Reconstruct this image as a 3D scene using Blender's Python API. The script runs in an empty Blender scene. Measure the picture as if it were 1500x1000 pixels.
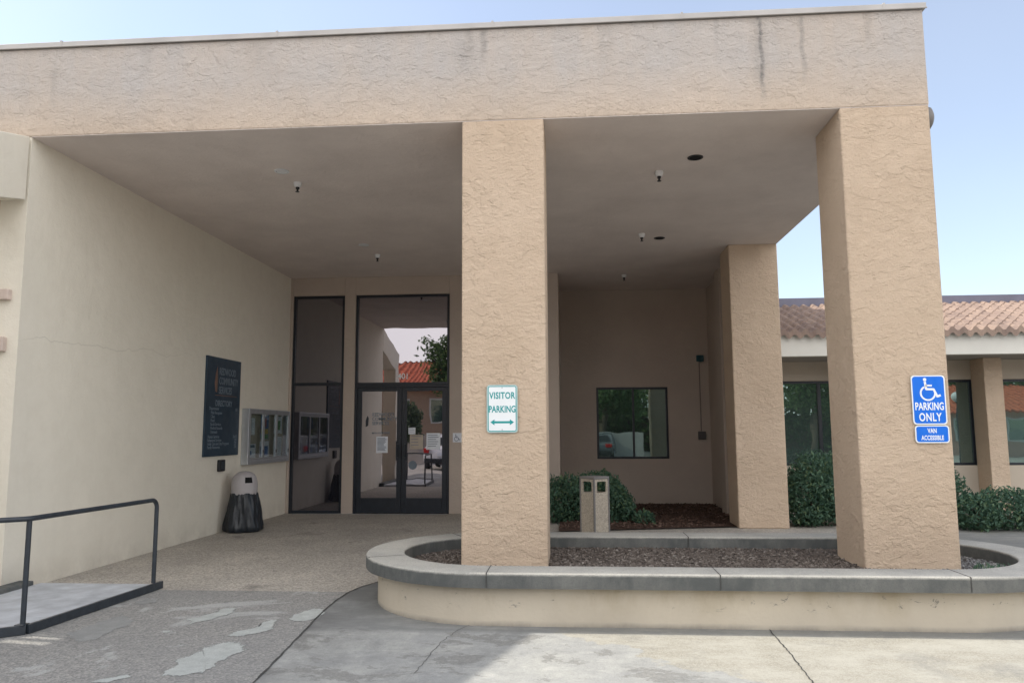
import bpy, bmesh, math, random
from mathutils import Vector, Matrix
import numpy as np
R = math.radians
random.seed(7)
scn = bpy.context.scene
COL = scn.collection

# ------------------------------------------------------------------ camera
cam_d = bpy.data.cameras.new('camera'); cam = bpy.data.objects.new('camera', cam_d); COL.objects.link(cam)
fwd = Vector((-0.07517464, 0.99037817, 0.11618884)); rt = Vector((0.9970708, 0.07630182, -0.00527781))
up = Vector((0.01409245, -0.11545175, 0.99321312))
m = Matrix.Identity(4)
for i in range(3):
    m[i][0] = rt[i]; m[i][1] = up[i]; m[i][2] = -fwd[i]
m[2][3] = 1.5765
cam.matrix_world = m
cam_d.sensor_width = 36; cam_d.sensor_fit = 'HORIZONTAL'; cam_d.lens = 36 * 1123.17 / 1500
cam_d.clip_start = 0.05; cam_d.clip_end = 2000
scn.camera = cam

# ------------------------------------------------------------------ light
SUN = Vector((1.15, -0.1828, -1.0))            # direction the sunlight travels
EL = math.atan2(1.0, math.hypot(SUN.x, SUN.y)); AZ = math.atan2(-SUN.x, -SUN.y)
w = bpy.data.worlds.new('World'); scn.world = w; w.use_nodes = True
nt = w.node_tree; bg = nt.nodes['Background']
sky = nt.nodes.new('ShaderNodeTexSky'); sky.sky_type = 'NISHITA'; sky.sun_disc = False
sky.sun_elevation = EL; sky.sun_rotation = AZ
sky.air_density = 1.0; sky.dust_density = 0.6; sky.ozone_density = 1.0; sky.altitude = 0
bg.inputs[1].default_value = 0.096
# bright thin cloud cover over the half of the sky that the entrance faces (it shows in the door glass)
def wn(typ, **kw):
    n = nt.nodes.new('ShaderNode' + typ)
    for k, v in kw.items(): setattr(n, k, v)
    return n
tc = wn('TexCoord'); sep = wn('SeparateXYZ'); nt.links.new(tc.outputs['Generated'], sep.inputs[0])
mr = wn('MapRange', interpolation_type='SMOOTHSTEP'); nt.links.new(sep.outputs[1], mr.inputs[0])
mr.inputs[1].default_value = .12; mr.inputs[2].default_value = -.45; mr.inputs[3].default_value = .13
cn = wn('TexNoise'); nt.links.new(tc.outputs['Generated'], cn.inputs['Vector']); cn.inputs['Scale'].default_value = 2.2; cn.inputs['Detail'].default_value = 6
cr = wn('MapRange'); nt.links.new(cn.outputs[0], cr.inputs[0]); cr.inputs[1].default_value = .35; cr.inputs[2].default_value = .65; cr.inputs[3].default_value = .82; cr.inputs[4].default_value = 1.0
cm = wn('Math', operation='MULTIPLY'); nt.links.new(mr.outputs[0], cm.inputs[0]); nt.links.new(cr.outputs[0], cm.inputs[1])
CLOUD = 10.4
mx = wn('Mix', data_type='RGBA'); nt.links.new(cm.outputs[0], mx.inputs[0]); tint = wn('Mix', data_type='RGBA', blend_type='MULTIPLY'); tint.inputs[0].default_value = 1; nt.links.new(sky.outputs[0], tint.inputs[6]); tint.inputs[7].default_value = (.99, .965, .955, 1)
nt.links.new(tint.outputs[2], mx.inputs[6])
mx.inputs[7].default_value = (CLOUD, CLOUD * .985, CLOUD * .985, 1)
nt.links.new(mx.outputs[2], bg.inputs[0])
sd = bpy.data.lights.new('sun', 'SUN'); sun = bpy.data.objects.new('sun', sd); COL.objects.link(sun)
sd.energy = 2.0; sd.angle = R(0.5); sd.color = (1.0, 0.93, 0.82)
sun.rotation_euler = SUN.to_track_quat('-Z', 'Y').to_euler(); sun.location = (-12, 3, 12)
scn.view_settings.view_transform = 'Standard'; scn.view_settings.look = 'None'
scn.view_settings.exposure = 1.22; scn.view_settings.gamma = 1; scn.view_settings.use_curve_mapping = False
scn.cycles.max_bounces = 8; scn.cycles.diffuse_bounces = 5; scn.cycles.glossy_bounces = 4
scn.cycles.use_adaptive_sampling = True

# ------------------------------------------------------------------ material helpers
class NT:
    def __init__(s, name):
        s.m = bpy.data.materials.new(name); s.m.use_nodes = True
        s.t = s.m.node_tree; s.b = s.t.nodes['Principled BSDF']; s.o = s.t.nodes['Material Output']
    def n(s, typ, **kw):
        n = s.t.nodes.new('ShaderNode' + typ)
        for k, v in kw.items():
            if k.startswith('i_'):
                key = k[2:]; key = int(key) if key.isdigit() else key.replace('_', ' ')
                sock = n.inputs[key]
                if hasattr(v, 'is_linked') or isinstance(v, bpy.types.NodeSocket): s.t.links.new(v, sock)
                else: sock.default_value = v
            else: setattr(n, k, v)
        return n
    def l(s, a, b): s.t.links.new(a, b)
    def pos(s): return s.n('NewGeometry').outputs['Position']
    def obj(s): return s.n('TexCoord').outputs['Object']
    def scale(s, v, sc):
        return s.n('Mapping', i_Vector=v, i_Scale=sc).outputs[0]
    def noise(s, v, sc, det=4, rough=.55, dist=0):
        return s.n('TexNoise', i_Vector=v, i_Scale=sc, i_Detail=det, i_Roughness=rough, i_Distortion=dist).outputs[0]
    def rng(s, v, a, b, c=0, d=1, smooth=False):
        n = s.n('MapRange', i_0=v, i_1=a, i_2=b, i_3=c, i_4=d)
        if smooth: n.interpolation_type = 'SMOOTHSTEP'
        return n.outputs[0]
    def math(s, op, a, b=0, c=0):
        return s.n('Math', operation=op, i_0=a, i_1=b, i_2=c).outputs[0]
    def mix(s, f, a, b, mode='MIX'):
        n = s.n('Mix', data_type='RGBA', blend_type=mode)
        for sock, v in ((n.inputs[0], f), (n.inputs[6], a), (n.inputs[7], b)):
            if isinstance(v, bpy.types.NodeSocket): s.l(v, sock)
            else:
                sock.default_value = v if not isinstance(v, tuple) or len(v) == 4 else (*v, 1)
        return n.outputs[2]
    def bump(s, h, dist=.01, st=1.0, prev=None):
        n = s.n('Bump', i_Height=h, i_Distance=dist, i_Strength=st)
        if prev is not None: s.l(prev, n.inputs['Normal'])
        return n.outputs[0]
    def fin(s, col=None, rough=None, nrm=None, metal=None, spec=None):
        def put(name, v):
            if v is None: return
            if isinstance(v, bpy.types.NodeSocket): s.l(v, s.b.inputs[name])
            else: s.b.inputs[name].default_value = v if not isinstance(v, tuple) or len(v) == 4 else (*v, 1)
        put('Base Color', col); put('Roughness', rough); put('Normal', nrm); put('Metallic', metal)
        put('Specular IOR Level', spec)
        return s.m

def plain(name, col, rough=.6, metal=0, var=.08, sc=6, bump=0, bsc=60, spec=.4):
    t = NT(name); v = t.obj()
    f = t.rng(t.noise(v, sc, 5), .3, .7)
    c = t.mix(f, tuple(x * (1 - var) for x in col), tuple(min(1, x * (1 + var)) for x in col))
    nrm = t.bump(t.noise(v, bsc, 4), bump) if bump else None
    return t.fin(c, t.rng(t.noise(v, sc * 2.3, 3), .3, .7, max(0, rough - .08), min(1, rough + .08)), nrm, metal, spec)

def stucco(name, col, col2, streaks=False, depth=.016, amp=1.0):
    t = NT(name); v = t.pos()
    # troweled plaster: rough sandy coat, irregular skip-trowel daubs with raised lips
    q = t.scale(v, (1, 1, 1.45))
    def daub(loc, rot, sc, lo, wd, det=5):
        vv = t.n('Mapping', i_Vector=q, i_Location=loc, i_Rotation=rot).outputs[0]
        n = t.noise(vv, sc, det, .58, .35)
        return t.math('ADD', t.rng(n, lo, lo + wd, 0, 1, True), t.math('MULTIPLY', t.rng(t.math('ABSOLUTE', t.math('SUBTRACT', n, lo + wd)), .035, 0, 0, 1, True), .30))
    da = daub((0, 0, 0), (0, 0, 0), 4.6, .48, .08)
    db = daub((7, 3, 5), (.4, .5, .2), 9, .52, .07)
    dc = daub((1, 8, 2), (-.5, .2, .1), 16, .54, .07, 3)
    ma = t.rng(t.noise(v, 1.5, 4), .38, .62, .15, 1); mb_ = t.rng(t.noise(t.scale(v, (1, 1, 1.01)), 2.7, 4), .40, .60, .2, 1)
    fine = t.noise(v, 46, 8, .8, 0)
    h = t.math('ADD', t.math('MULTIPLY', t.math('MULTIPLY', da, ma), .42), t.math('MULTIPLY', t.math('MULTIPLY', db, mb_), .34))
    h = t.math('ADD', h, t.math('MULTIPLY', dc, .16))
    d1 = t.rng(t.noise(q, 8, 10, .8, .1), .36, .66, 0, 1, True)
    h = t.math('ADD', h, t.math('MULTIPLY', d1, .40))
    h = t.math('ADD', h, t.math('MULTIPLY', fine, .95)); plate = t.math('MULTIPLY', t.math('MULTIPLY', da, ma), .6)
    nrm = t.bump(h, depth, amp)
    c = t.mix(t.rng(t.noise(v, 1.3, 5, .6), .33, .67), col, col2)
    c = t.mix(t.rng(t.noise(v, 60, 3, .7), .35, .7, 0, .16), c, tuple(x * .72 for x in col))
    c = t.mix(t.math('MULTIPLY', plate, .1), c, tuple(min(1, x * 1.18) for x in col))
    if streaks:
        s = t.n('SeparateXYZ', i_0=v); x, z = s.outputs[0], s.outputs[2]
        wob = t.math('MULTIPLY', t.math('SUBTRACT', t.noise(v, 5, 4), .5), .10)
        xx = t.math('ADD', x, wob)
        tot = None
        for (cx, wd, z0, z1, k) in ((1.92, .035, 4.74, 5.65, .8), (1.90, .10, 4.8, 5.65, .25), (2.33, .035, 4.9, 5.6, .42), (-.83, .05, 5.2, 5.66, .42), (-1.02, .16, 5.1, 5.5, .3), (-5.4, .06, 4.9, 5.4, .2), (-.98, .05, 5.25, 5.66, .35), (1.5, .03, 5.35, 5.66, .35), (.4, .12, 5.1, 5.66, .2), (-3.2, .2, 5.2, 5.66, .18), (2.95, .05, 5.15, 5.66, .25), (-4.4, .09, 5.25, 5.66, .2)):
            d = t.math('ABSOLUTE', t.math('SUBTRACT', xx, cx))
            a = t.rng(d, wd, wd * .2, 0, k)
            bz = t.math('MULTIPLY', t.rng(z, z0, z0 + .3), t.rng(z, z1 + .06, z1 - .02))
            a = t.math('MULTIPLY', t.math('MULTIPLY', a, bz), t.rng(t.noise(v, 14, 5, .7), .32, .6, .25, 1))
            tot = a if tot is None else t.math('MAXIMUM', tot, a)
        band = t.math('MULTIPLY', t.rng(z, 4.70, 5.2, .25, .95), t.rng(t.noise(t.scale(v, (1.6, 1.6, .5)), 1.3, 6, .65), .3, .7, .6, 1))
        c = t.mix(band, c, (.54, .515, .50))
        c = t.mix(tot, c, (.15, .15, .15))
    return t.fin(c, .88, nrm, 0, .25)

def aggregate(name, a, b, cdark, sc=70, patch=None, pk=0):
    t = NT(name); v = t.pos()
    vo = t.n('TexVoronoi', i_Vector=v, i_Scale=sc)
    rnd = t.n('SeparateColor', i_0=vo.outputs['Color']).outputs[0]
    c = t.mix(rnd, a, b)
    c = t.mix(t.rng(t.noise(v, sc * 1.4, 3), .5, .72, 0, .7), c, cdark)
    big = t.noise(v, 1.1, 6, .65)
    c = t.mix(t.rng(big, .35, .7, 0, .45), c, cdark)
    if patch:
        pm = t.rng(t.noise(t.scale(v, (1, 1, 1)), .9, 8, .68, .6), .56, .60, 0, pk)
        c = t.mix(pm, c, patch)
    oil = t.rng(t.noise(t.scale(v, (1, .8, 1)), 1.35, 6, .62, .4), .62, .70, 0, .5)
    c = t.mix(oil, c, tuple(x * .45 for x in cdark))
    h = t.math('ADD', vo.outputs['Distance'], t.noise(v, 8, 3))
    return t.fin(c, .9, t.bump(h, .006, .8), 0, .25)

def glass_reflective(name, body, tint, fac):
    t = NT(name)
    d = t.n('BsdfDiffuse', i_Color=(*body, 1)); g = t.n('BsdfGlossy', i_Color=(*tint, 1), i_Roughness=.012)
    lw = t.n('LayerWeight', i_Blend=.25).outputs['Facing']
    nz = t.noise(t.obj(), .9, 2)
    t.l(t.bump(nz, .014, .2), g.inputs['Normal'])
    mx = t.n('MixShader', i_0=t.rng(lw, 0, 1, fac, min(1, fac + .3)), i_1=d.outputs[0], i_2=g.outputs[0])
    t.l(mx.outputs[0], t.o.inputs[0]); return t.m

def glass_clear(name, fac=.14):
    t = NT(name)
    d = t.n('BsdfTransparent', i_Color=(.9, .93, .93, 1)); g = t.n('BsdfGlossy', i_Color=(.95, .97, 1, 1), i_Roughness=.01)
    lw = t.n('LayerWeight', i_Blend=.3).outputs['Fresnel']
    mx = t.n('MixShader', i_0=t.rng(lw, 0, 1, fac * .5, .45), i_1=d.outputs[0], i_2=g.outputs[0])
    t.l(mx.outputs[0], t.o.inputs[0]); return t.m

def foliage(name, a, b, c3):
    t = NT(name)
    r = t.n('NewGeometry').outputs['Random Per Island']
    c = t.mix(t.rng(r, 0, .75), a, b)
    c = t.mix(t.rng(r, .86, .95), c, c3)
    t.b.inputs['Subsurface Weight'].default_value = 0
    tr = t.n('BsdfTranslucent'); t.l(c, tr.inputs[0])
    t.fin(c, .5, None, 0, .35)
    mx = t.n('MixShader', i_0=.25, i_1=t.b.outputs[0], i_2=tr.outputs[0])
    t.l(mx.outputs[0], t.o.inputs[0]); return t.m

def tile_mat(name, a, b, c3):
    t = NT(name); v = t.pos()
    vo = t.n('TexVoronoi', i_Vector=t.scale(v, (5.0, 3.6, .01)), i_Scale=1.0)
    rnd = t.n('SeparateColor', i_0=vo.outputs['Color']).outputs[0]
    c = t.mix(rnd, a, b); c = t.mix(t.rng(t.noise(v, 3, 6, .7), .5, .75, 0, .6), c, c3)
    return t.fin(c, .85, t.bump(t.noise(v, 60, 4), .004), 0, .25)

M = {}
M['stucco_front'] = stucco('stucco_front', (.70, .565, .44), (.64, .51, .39), True)
M['stucco'] = stucco('stucco', (.71, .565, .43), (.65, .51, .38))
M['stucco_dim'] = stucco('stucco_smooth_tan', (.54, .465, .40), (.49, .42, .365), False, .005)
M['ceiling'] = stucco('stucco_ceiling', (.75, .675, .63), (.66, .59, .55), False, .005, .7)

def wall_paint():
    t = NT('painted_wall'); v = t.pos()
    s = t.n('SeparateXYZ', i_0=v); y, z = s.outputs[1], s.outputs[2]
    c = t.mix(t.rng(t.noise(v, .8, 5, .6), .3, .7), (.80, .755, .655), (.75, .71, .61))
    c = t.mix(t.rng(t.noise(t.scale(v, (2, 2, .35)), 3, 5), .55, .78, 0, .13), c, (.56, .52, .44))
    # hairline crack across the panel and grime near the floor
    zc = t.math('ADD', t.math('ADD', 2.60, t.math('MULTIPLY', t.math('SUBTRACT', y, 8.5), .045)), t.math('MULTIPLY', t.math('SUBTRACT', t.noise(t.scale(v, (0, 1, 0)), 1.6, 6, .6), .5), .35))
    d = t.math('ABSOLUTE', t.math('SUBTRACT', z, zc))
    k = t.math('MULTIPLY', t.rng(d, .007, .001, 0, .3), t.math('MULTIPLY', t.rng(y, 7.3, 7.7), t.rng(y, 11.6, 9.6)))
    c = t.mix(k, c, (.22, .19, .15))
    c = t.mix(t.math('MULTIPLY', t.rng(z, .35, .0, 0, .4), t.rng(t.noise(v, 3, 6, .7), .35, .7)), c, (.33, .30, .25))
    hh = t.math('ADD', t.math('MULTIPLY', t.noise(v, 55, 5, .6), .35), t.math('ADD', t.noise(v, 9, 6, .6), t.noise(v, 1.2, 3)))
    c = t.mix(t.rng(t.noise(v, 4.5, 7, .7), .42, .70, 0, .22), c, (.62, .57, .48))
    return t.fin(c, .8, t.bump(hh, .009, .8), 0, .3)
M['cream'] = wall_paint()
def planter_paint():
    t = NT('planter_paint'); v = t.pos(); z = t.n('SeparateXYZ', i_0=v).outputs[2]
    c = t.mix(t.rng(t.noise(v, 1.2, 5, .6), .3, .7), (.59, .53, .43), (.49, .44, .36))
    st = t.math('MULTIPLY', t.rng(t.noise(t.scale(v, (1, 1, .45)), 2.2, 7, .7), .47, .64), t.rng(z, .08, .3, .1, .6))
    c = t.mix(st, c, (.36, .30, .2))
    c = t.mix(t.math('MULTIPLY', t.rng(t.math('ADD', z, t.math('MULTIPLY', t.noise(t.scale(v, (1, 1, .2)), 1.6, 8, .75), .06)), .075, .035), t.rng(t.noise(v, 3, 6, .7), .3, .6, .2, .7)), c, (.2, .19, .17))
    ch = t.math('MULTIPLY', t.rng(t.noise(t.scale(v, (1, 1, 1.8)), 6, 8, .78, .5), .60, .63), t.math('MULTIPLY', t.rng(z, .12, .17), t.rng(z, .3, .25)))
    c = t.mix(ch, c, (.24, .225, .2))
    return t.fin(c, .85, t.bump(t.noise(v, 30, 6, .65), .005, .8), 0, .25)
M['planter_paint'] = planter_paint()
def cap_mat():
    t = NT('cap_concrete'); v = t.pos(); g = t.n('NewGeometry')
    c = t.mix(t.rng(t.noise(v, 2, 7, .65), .33, .68), (.50, .49, .445), (.36, .355, .33))
    c = t.mix(t.rng(t.noise(v, 90, 3, .8), .45, .75, 0, .55), c, (.10, .10, .10))
    z = t.n('SeparateXYZ', i_0=v).outputs[2]
    c = t.mix(t.math('MULTIPLY', t.rng(t.math('ADD', z, t.math('MULTIPLY', t.noise(t.scale(v, (1, 1, .3)), 9, 6, .7), .02)), .443, .425), t.rng(t.noise(t.scale(v, (1, 1, .5)), 3.5, 8, .7), .3, .6, .7, .97)), c, (.085, .092, .092))  # stained cap face, painted darker still to deepen its shade
    return t.fin(c, .92, t.bump(t.noise(v, 70, 6, .75), .004, .9), 0, .2)
M['cap'] = cap_mat()
def pave_mat():
    t = NT('weathered_concrete'); v = t.pos()
    s = t.n('SeparateXYZ', i_0=v); x, y = s.outputs[0], s.outputs[1]
    skim = t.mix(t.rng(t.noise(v, 1.6, 8, .68), .32, .68), (.42, .425, .40), (.33, .338, .335))
    vo = t.n('TexVoronoi', i_Vector=v, i_Scale=85)
    rnd = t.n('SeparateColor', i_0=vo.outputs['Color']).outputs[0]
    agg = t.mix(rnd, (.41, .395, .34), (.31, .295, .25))
    agg = t.mix(t.rng(t.noise(v, 130, 3), .5, .7, 0, .6), agg, (.15, .14, .12))
    wob = t.math('MULTIPLY', t.math('SUBTRACT', t.noise(v, 1.5, 7, .65), .5), 1.6)
    k = t.math('ADD', t.math('ADD', x, wob), t.math('MULTIPLY', t.math('SUBTRACT', y, 5.9), .9))
    mk = t.rng(k, .30, .36)
    agg = t.mix(t.rng(t.noise(t.scale(v, (1, 1.6, 1)), 1.9, 8, .7), .42, .62, 0, .75), agg, (.44, .43, .38))
    skim = t.mix(t.rng(t.noise(v, 11, 7, .75), .40, .66, 0, .5), skim, (.25, .255, .25))
    skim = t.mix(t.rng(t.noise(v, 70, 4, .8), .5, .72, 0, .55), skim, (.20, .20, .195))
    skim = t.mix(t.rng(t.noise(t.scale(v, (1, 1.4, 1)), 4.2, 7, .7), .56, .68, 0, .55), skim, (.50, .50, .47))
    ex = t.rng(t.noise(t.scale(v, (1, 1.3, 1)), 1.7, 10, .74, .3), .545, .575, 0, .75)
    skim = t.mix(ex, skim, t.mix(rnd, (.27, .268, .25), (.17, .17, .165)))
    c = t.mix(mk, skim, agg)
    c = t.mix(t.rng(t.noise(v, 33, 6, .8), .52, .7, 0, .45), c, (.22, .215, .19))
    # dirty strip beside the planter, darkened to deepen the parapet shadow, and darker blotches
    c = t.mix(t.rng(t.noise(v, 1.1, 8, .72, .5), .52, .66, 0, .55), c, (.18, .185, .185))
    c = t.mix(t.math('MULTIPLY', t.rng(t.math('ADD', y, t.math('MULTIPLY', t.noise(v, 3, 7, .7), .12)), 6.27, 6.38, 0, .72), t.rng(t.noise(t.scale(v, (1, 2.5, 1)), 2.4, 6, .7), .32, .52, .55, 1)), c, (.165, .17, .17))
    c = t.mix(t.math('MULTIPLY', t.rng(t.math('ADD', x, t.math('MULTIPLY', t.noise(v, 2, 5), .7)), -1.2, -1.9), t.rng(t.noise(v, 1.7, 6, .7), .4, .55, 0, .65)), c, (.13, .13, .13))
    h = t.math('ADD', t.math('MULTIPLY', t.noise(v, 45, 6, .7), 1), t.math('MULTIPLY', t.noise(v, 6, 4), .6))
    return t.fin(c, .88, t.bump(h, .006, .8), 0, .3)
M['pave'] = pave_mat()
M['porch'] = aggregate('porch_aggregate', (.60, .55, .48), (.30, .285, .26), (.22, .21, .195), 52)
M['drive'] = aggregate('driveway_aggregate', (.38, .37, .35), (.20, .20, .195), (.215, .22, .22), 62, (.42, .43, .425), .7)
M['asphalt'] = aggregate('parking_lot', (.42, .40, .36), (.33, .31, .28), (.25, .24, .23), 60)
def patch_mat(name, col, gain):
    t = NT(name); v = t.pos()
    f = t.n('Attribute', attribute_name='inside').outputs['Fac']
    n = t.noise(v, 34, 7, .78); big = t.noise(v, 7, 5, .7)
    k = t.math('ADD', t.math('MULTIPLY', f, 1.15), t.math('ADD', t.math('MULTIPLY', t.math('SUBTRACT', n, .5), 2.0), t.math('MULTIPLY', t.math('SUBTRACT', big, .5), 1.1)))
    al = t.rng(k, .26, .50, 0, gain, True)
    c = t.mix(t.rng(t.noise(v, 9, 7, .7), .3, .7), tuple(x * .82 for x in col), tuple(x * 1.1 for x in col))
    c = t.mix(t.rng(t.noise(v, 90, 3, .8), .5, .75, 0, .5), c, (.2, .2, .195))
    t.fin(c, .9, t.bump(t.noise(v, 70, 5, .7), .004), 0, .2)
    tr = t.n('BsdfTransparent'); mx = t.n('MixShader', i_0=al, i_1=tr.outputs[0], i_2=t.b.outputs[0])
    t.l(mx.outputs[0], t.o.inputs[0]); return t.m
M['patch'] = patch_mat('worn_skim', (.46, .485, .47), .95)
M['patch_dim'] = patch_mat('faded_skim', (.40, .41, .405), .6)
M['seam'] = plain('joint_filler', (.075, .075, .073), .9, 0, .3, 8, .003, 40, .2)
M['landing'] = plain('landing_paint', (.44, .465, .50), .6, 0, .22, 5, .002, 60, .4)
M['steel_dark'] = plain('painted_steel', (.028, .036, .046), .42, .0, .25, 14, .001, 120, .5)
M['bronze'] = plain('dark_frame', (.012, .018, .028), .38, .0, .2, 10, 0, 60, .5)
M['alu'] = plain('aluminium', (.52, .55, .58), .38, .75, .08, 8)
M['coping'] = plain('metal_coping', (.40, .385, .37), .5, .25, .12, 2)
M['glass'] = glass_reflective('solar_glass', (.016, .019, .026), (.84, .78, .82), .38)
M['glass_dark'] = glass_reflective('dark_tint_glass', (.020, .021, .028), (.80, .76, .82), .26)
M['glass_green'] = glass_reflective('green_glass', (.065, .095, .09), (.56, .76, .72), .30)
M['clear'] = glass_clear('clear_glass')
M['white'] = plain('white_plastic', (.72, .73, .74), .45)
M['grey_lid'] = plain('grey_hood', (.42, .40, .41), .5, 0, .06, 5)
M['black'] = plain('black_plastic', (.02, .022, .025), .45)
M['hole'] = plain('dark_inside', (.006, .007, .008), .9)
M['bag'] = plain('bin_liner', (.016, .021, .028), .36, 0, .06, 3, .008, 11, .45)
M['dirt'] = plain('garden_soil', (.085, .072, .064), .95, 0, .35, 9, .012, 35, .15)
M['dirt_red'] = plain('bark_soil', (.08, .052, .042), .95, 0, .4, 9, .012, 35, .15)
M['gravel'] = plain('grey_gravel', (.22, .22, .22), .9, 0, .5, 30, .012, 50, .2)
def chip_mat(name, a, b, c):
    t = NT(name); r = t.n('NewGeometry').outputs['Random Per Island']
    return t.fin(t.mix(t.rng(r, .8, 1), t.mix(r, a, b), c), .9, None, 0, .2)
M['bark'] = chip_mat('bark_chips', (.10, .085, .076), (.17, .145, .128), (.27, .245, .22))
M['bark_dark'] = chip_mat('bark_chips_red', (.06, .038, .03), (.12, .075, .058), (.2, .14, .115))
M['pebble'] = chip_mat('pebbles', (.14, .14, .145), (.30, .30, .30), (.45, .45, .44))
M['leaf'] = foliage('shrub_leaves', (.05, .11, .08), (.095, .18, .11), (.15, .22, .11))
M['leaf_tree'] = foliage('tree_leaves', (.05, .10, .03), (.11, .18, .055), (.19, .24, .09))
M['leaf_pale'] = foliage('pale_leaves', (.06, .10, .05), (.13, .17, .09), (.2, .23, .13))
M['bark_wood'] = plain('trunk_bark', (.11, .08, .06), .95, 0, .3, 12, .02, 30, .2)
M['tile'] = tile_mat('clay_tile', (.335, .25, .20), (.25, .185, .155), (.14, .11, .10))
M['tile_red'] = tile_mat('red_tile', (.52, .14, .075), (.42, .11, .06), (.33, .10, .06))
M['flash'] = plain('roof_flashing', (.15, .15, .20), .5, .2, .1, 2)
M['wing_paint'] = plain('wing_fascia_paint', (.66, .65, .60), .75, 0, .06, 1.5, .002, 60, .3)
M['wing_wall'] = plain('wing_wall_paint', (.53, .47, .39), .8, 0, .06, 1.5, .003, 60, .3)
M['soffit'] = plain('wing_soffit', (.36, .33, .30), .85, 0, .08, 2)
M['pink'] = plain('pink_trim', (.60, .50, .44), .9, 0, .12, 6, .006, 40, .2)
M['sign_white'] = plain('sign_white', (.80, .84, .86), .35, 0, .03, 5)
M['sign_teal'] = plain('sign_teal', (.012, .30, .31), .4, 0, .1, 9)
M['sign_grey'] = plain('sign_edge', (.40, .53, .52), .4, 0, .06, 9)
M['sign_blue'] = plain('sign_blue', (.006, .155, .72), .35, 0, .05, 5)
M['dir_blue'] = plain('directory_panel', (.022, .045, .07), .4, 0, .15, 3, 0, 60, .4)
M['dir_text'] = plain('directory_lettering', (.15, .19, .23), .5)
M['dir_rust'] = plain('directory_emblem', (.20, .12, .09), .5)
M['paper'] = plain('paper', (.74, .78, .84), .7)
M['ink'] = plain('ink', (.16, .20, .27), .7)
M['red'] = plain('poster_red', (.40, .12, .10), .6)
M['yellow'] = plain('poster_ochre', (.50, .38, .12), .6)
M['greenp'] = plain('poster_green', (.16, .30, .14), .6)
M['bluep'] = plain('poster_blue', (.10, .18, .38), .6)
M['tanp'] = plain('poster_tan', (.46, .40, .33), .6)
M['house'] = plain('house_stucco', (.42, .29, .20), .9, 0, .08, 2, .006, 30, .2)
M['house_pink'] = plain('house_pink_stucco', (.55, .36, .29), .9, 0, .08, 2, .006, 30, .2)
M['pale_wall'] = plain('pale_block_wall', (.55, .50, .45), .9, 0, .08, 2, .006, 30, .2)
M['car_white'] = plain('car_paint', (.70, .71, .73), .22, 0, .02, 3, 0, 60, .6)
M['car_grey'] = plain('dark_car_paint', (.10, .11, .12), .18, 0, .02, 3, 0, 60, .7)
M['tail'] = plain('tail_lamp', (.45, .015, .015), .25)
M['rubber'] = plain('tyre_rubber', (.015, .015, .015), .8)
M['conduit'] = plain('conduit_grey', (.22, .19, .17), .6)
M['device'] = plain('device_grey', (.085, .08, .08), .5)
M['teal_dev'] = plain('teal_horn', (.02, .075, .095), .45)
def bin_mat():
    t = NT('exposed_pebble_panel'); v = t.obj()
    vo = t.n('TexVoronoi', i_Vector=v, i_Scale=75); rnd = t.n('SeparateColor', i_0=vo.outputs['Color']).outputs[0]
    c = t.mix(rnd, (.52, .46, .37), (.34, .30, .25))
    return t.fin(c, .85, t.bump(vo.outputs['Distance'], .004, .7), 0, .3)
M['binpebble'] = bin_mat()
M['bin_frame'] = plain('bin_corner', (.19, .18, .175), .6)

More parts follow.
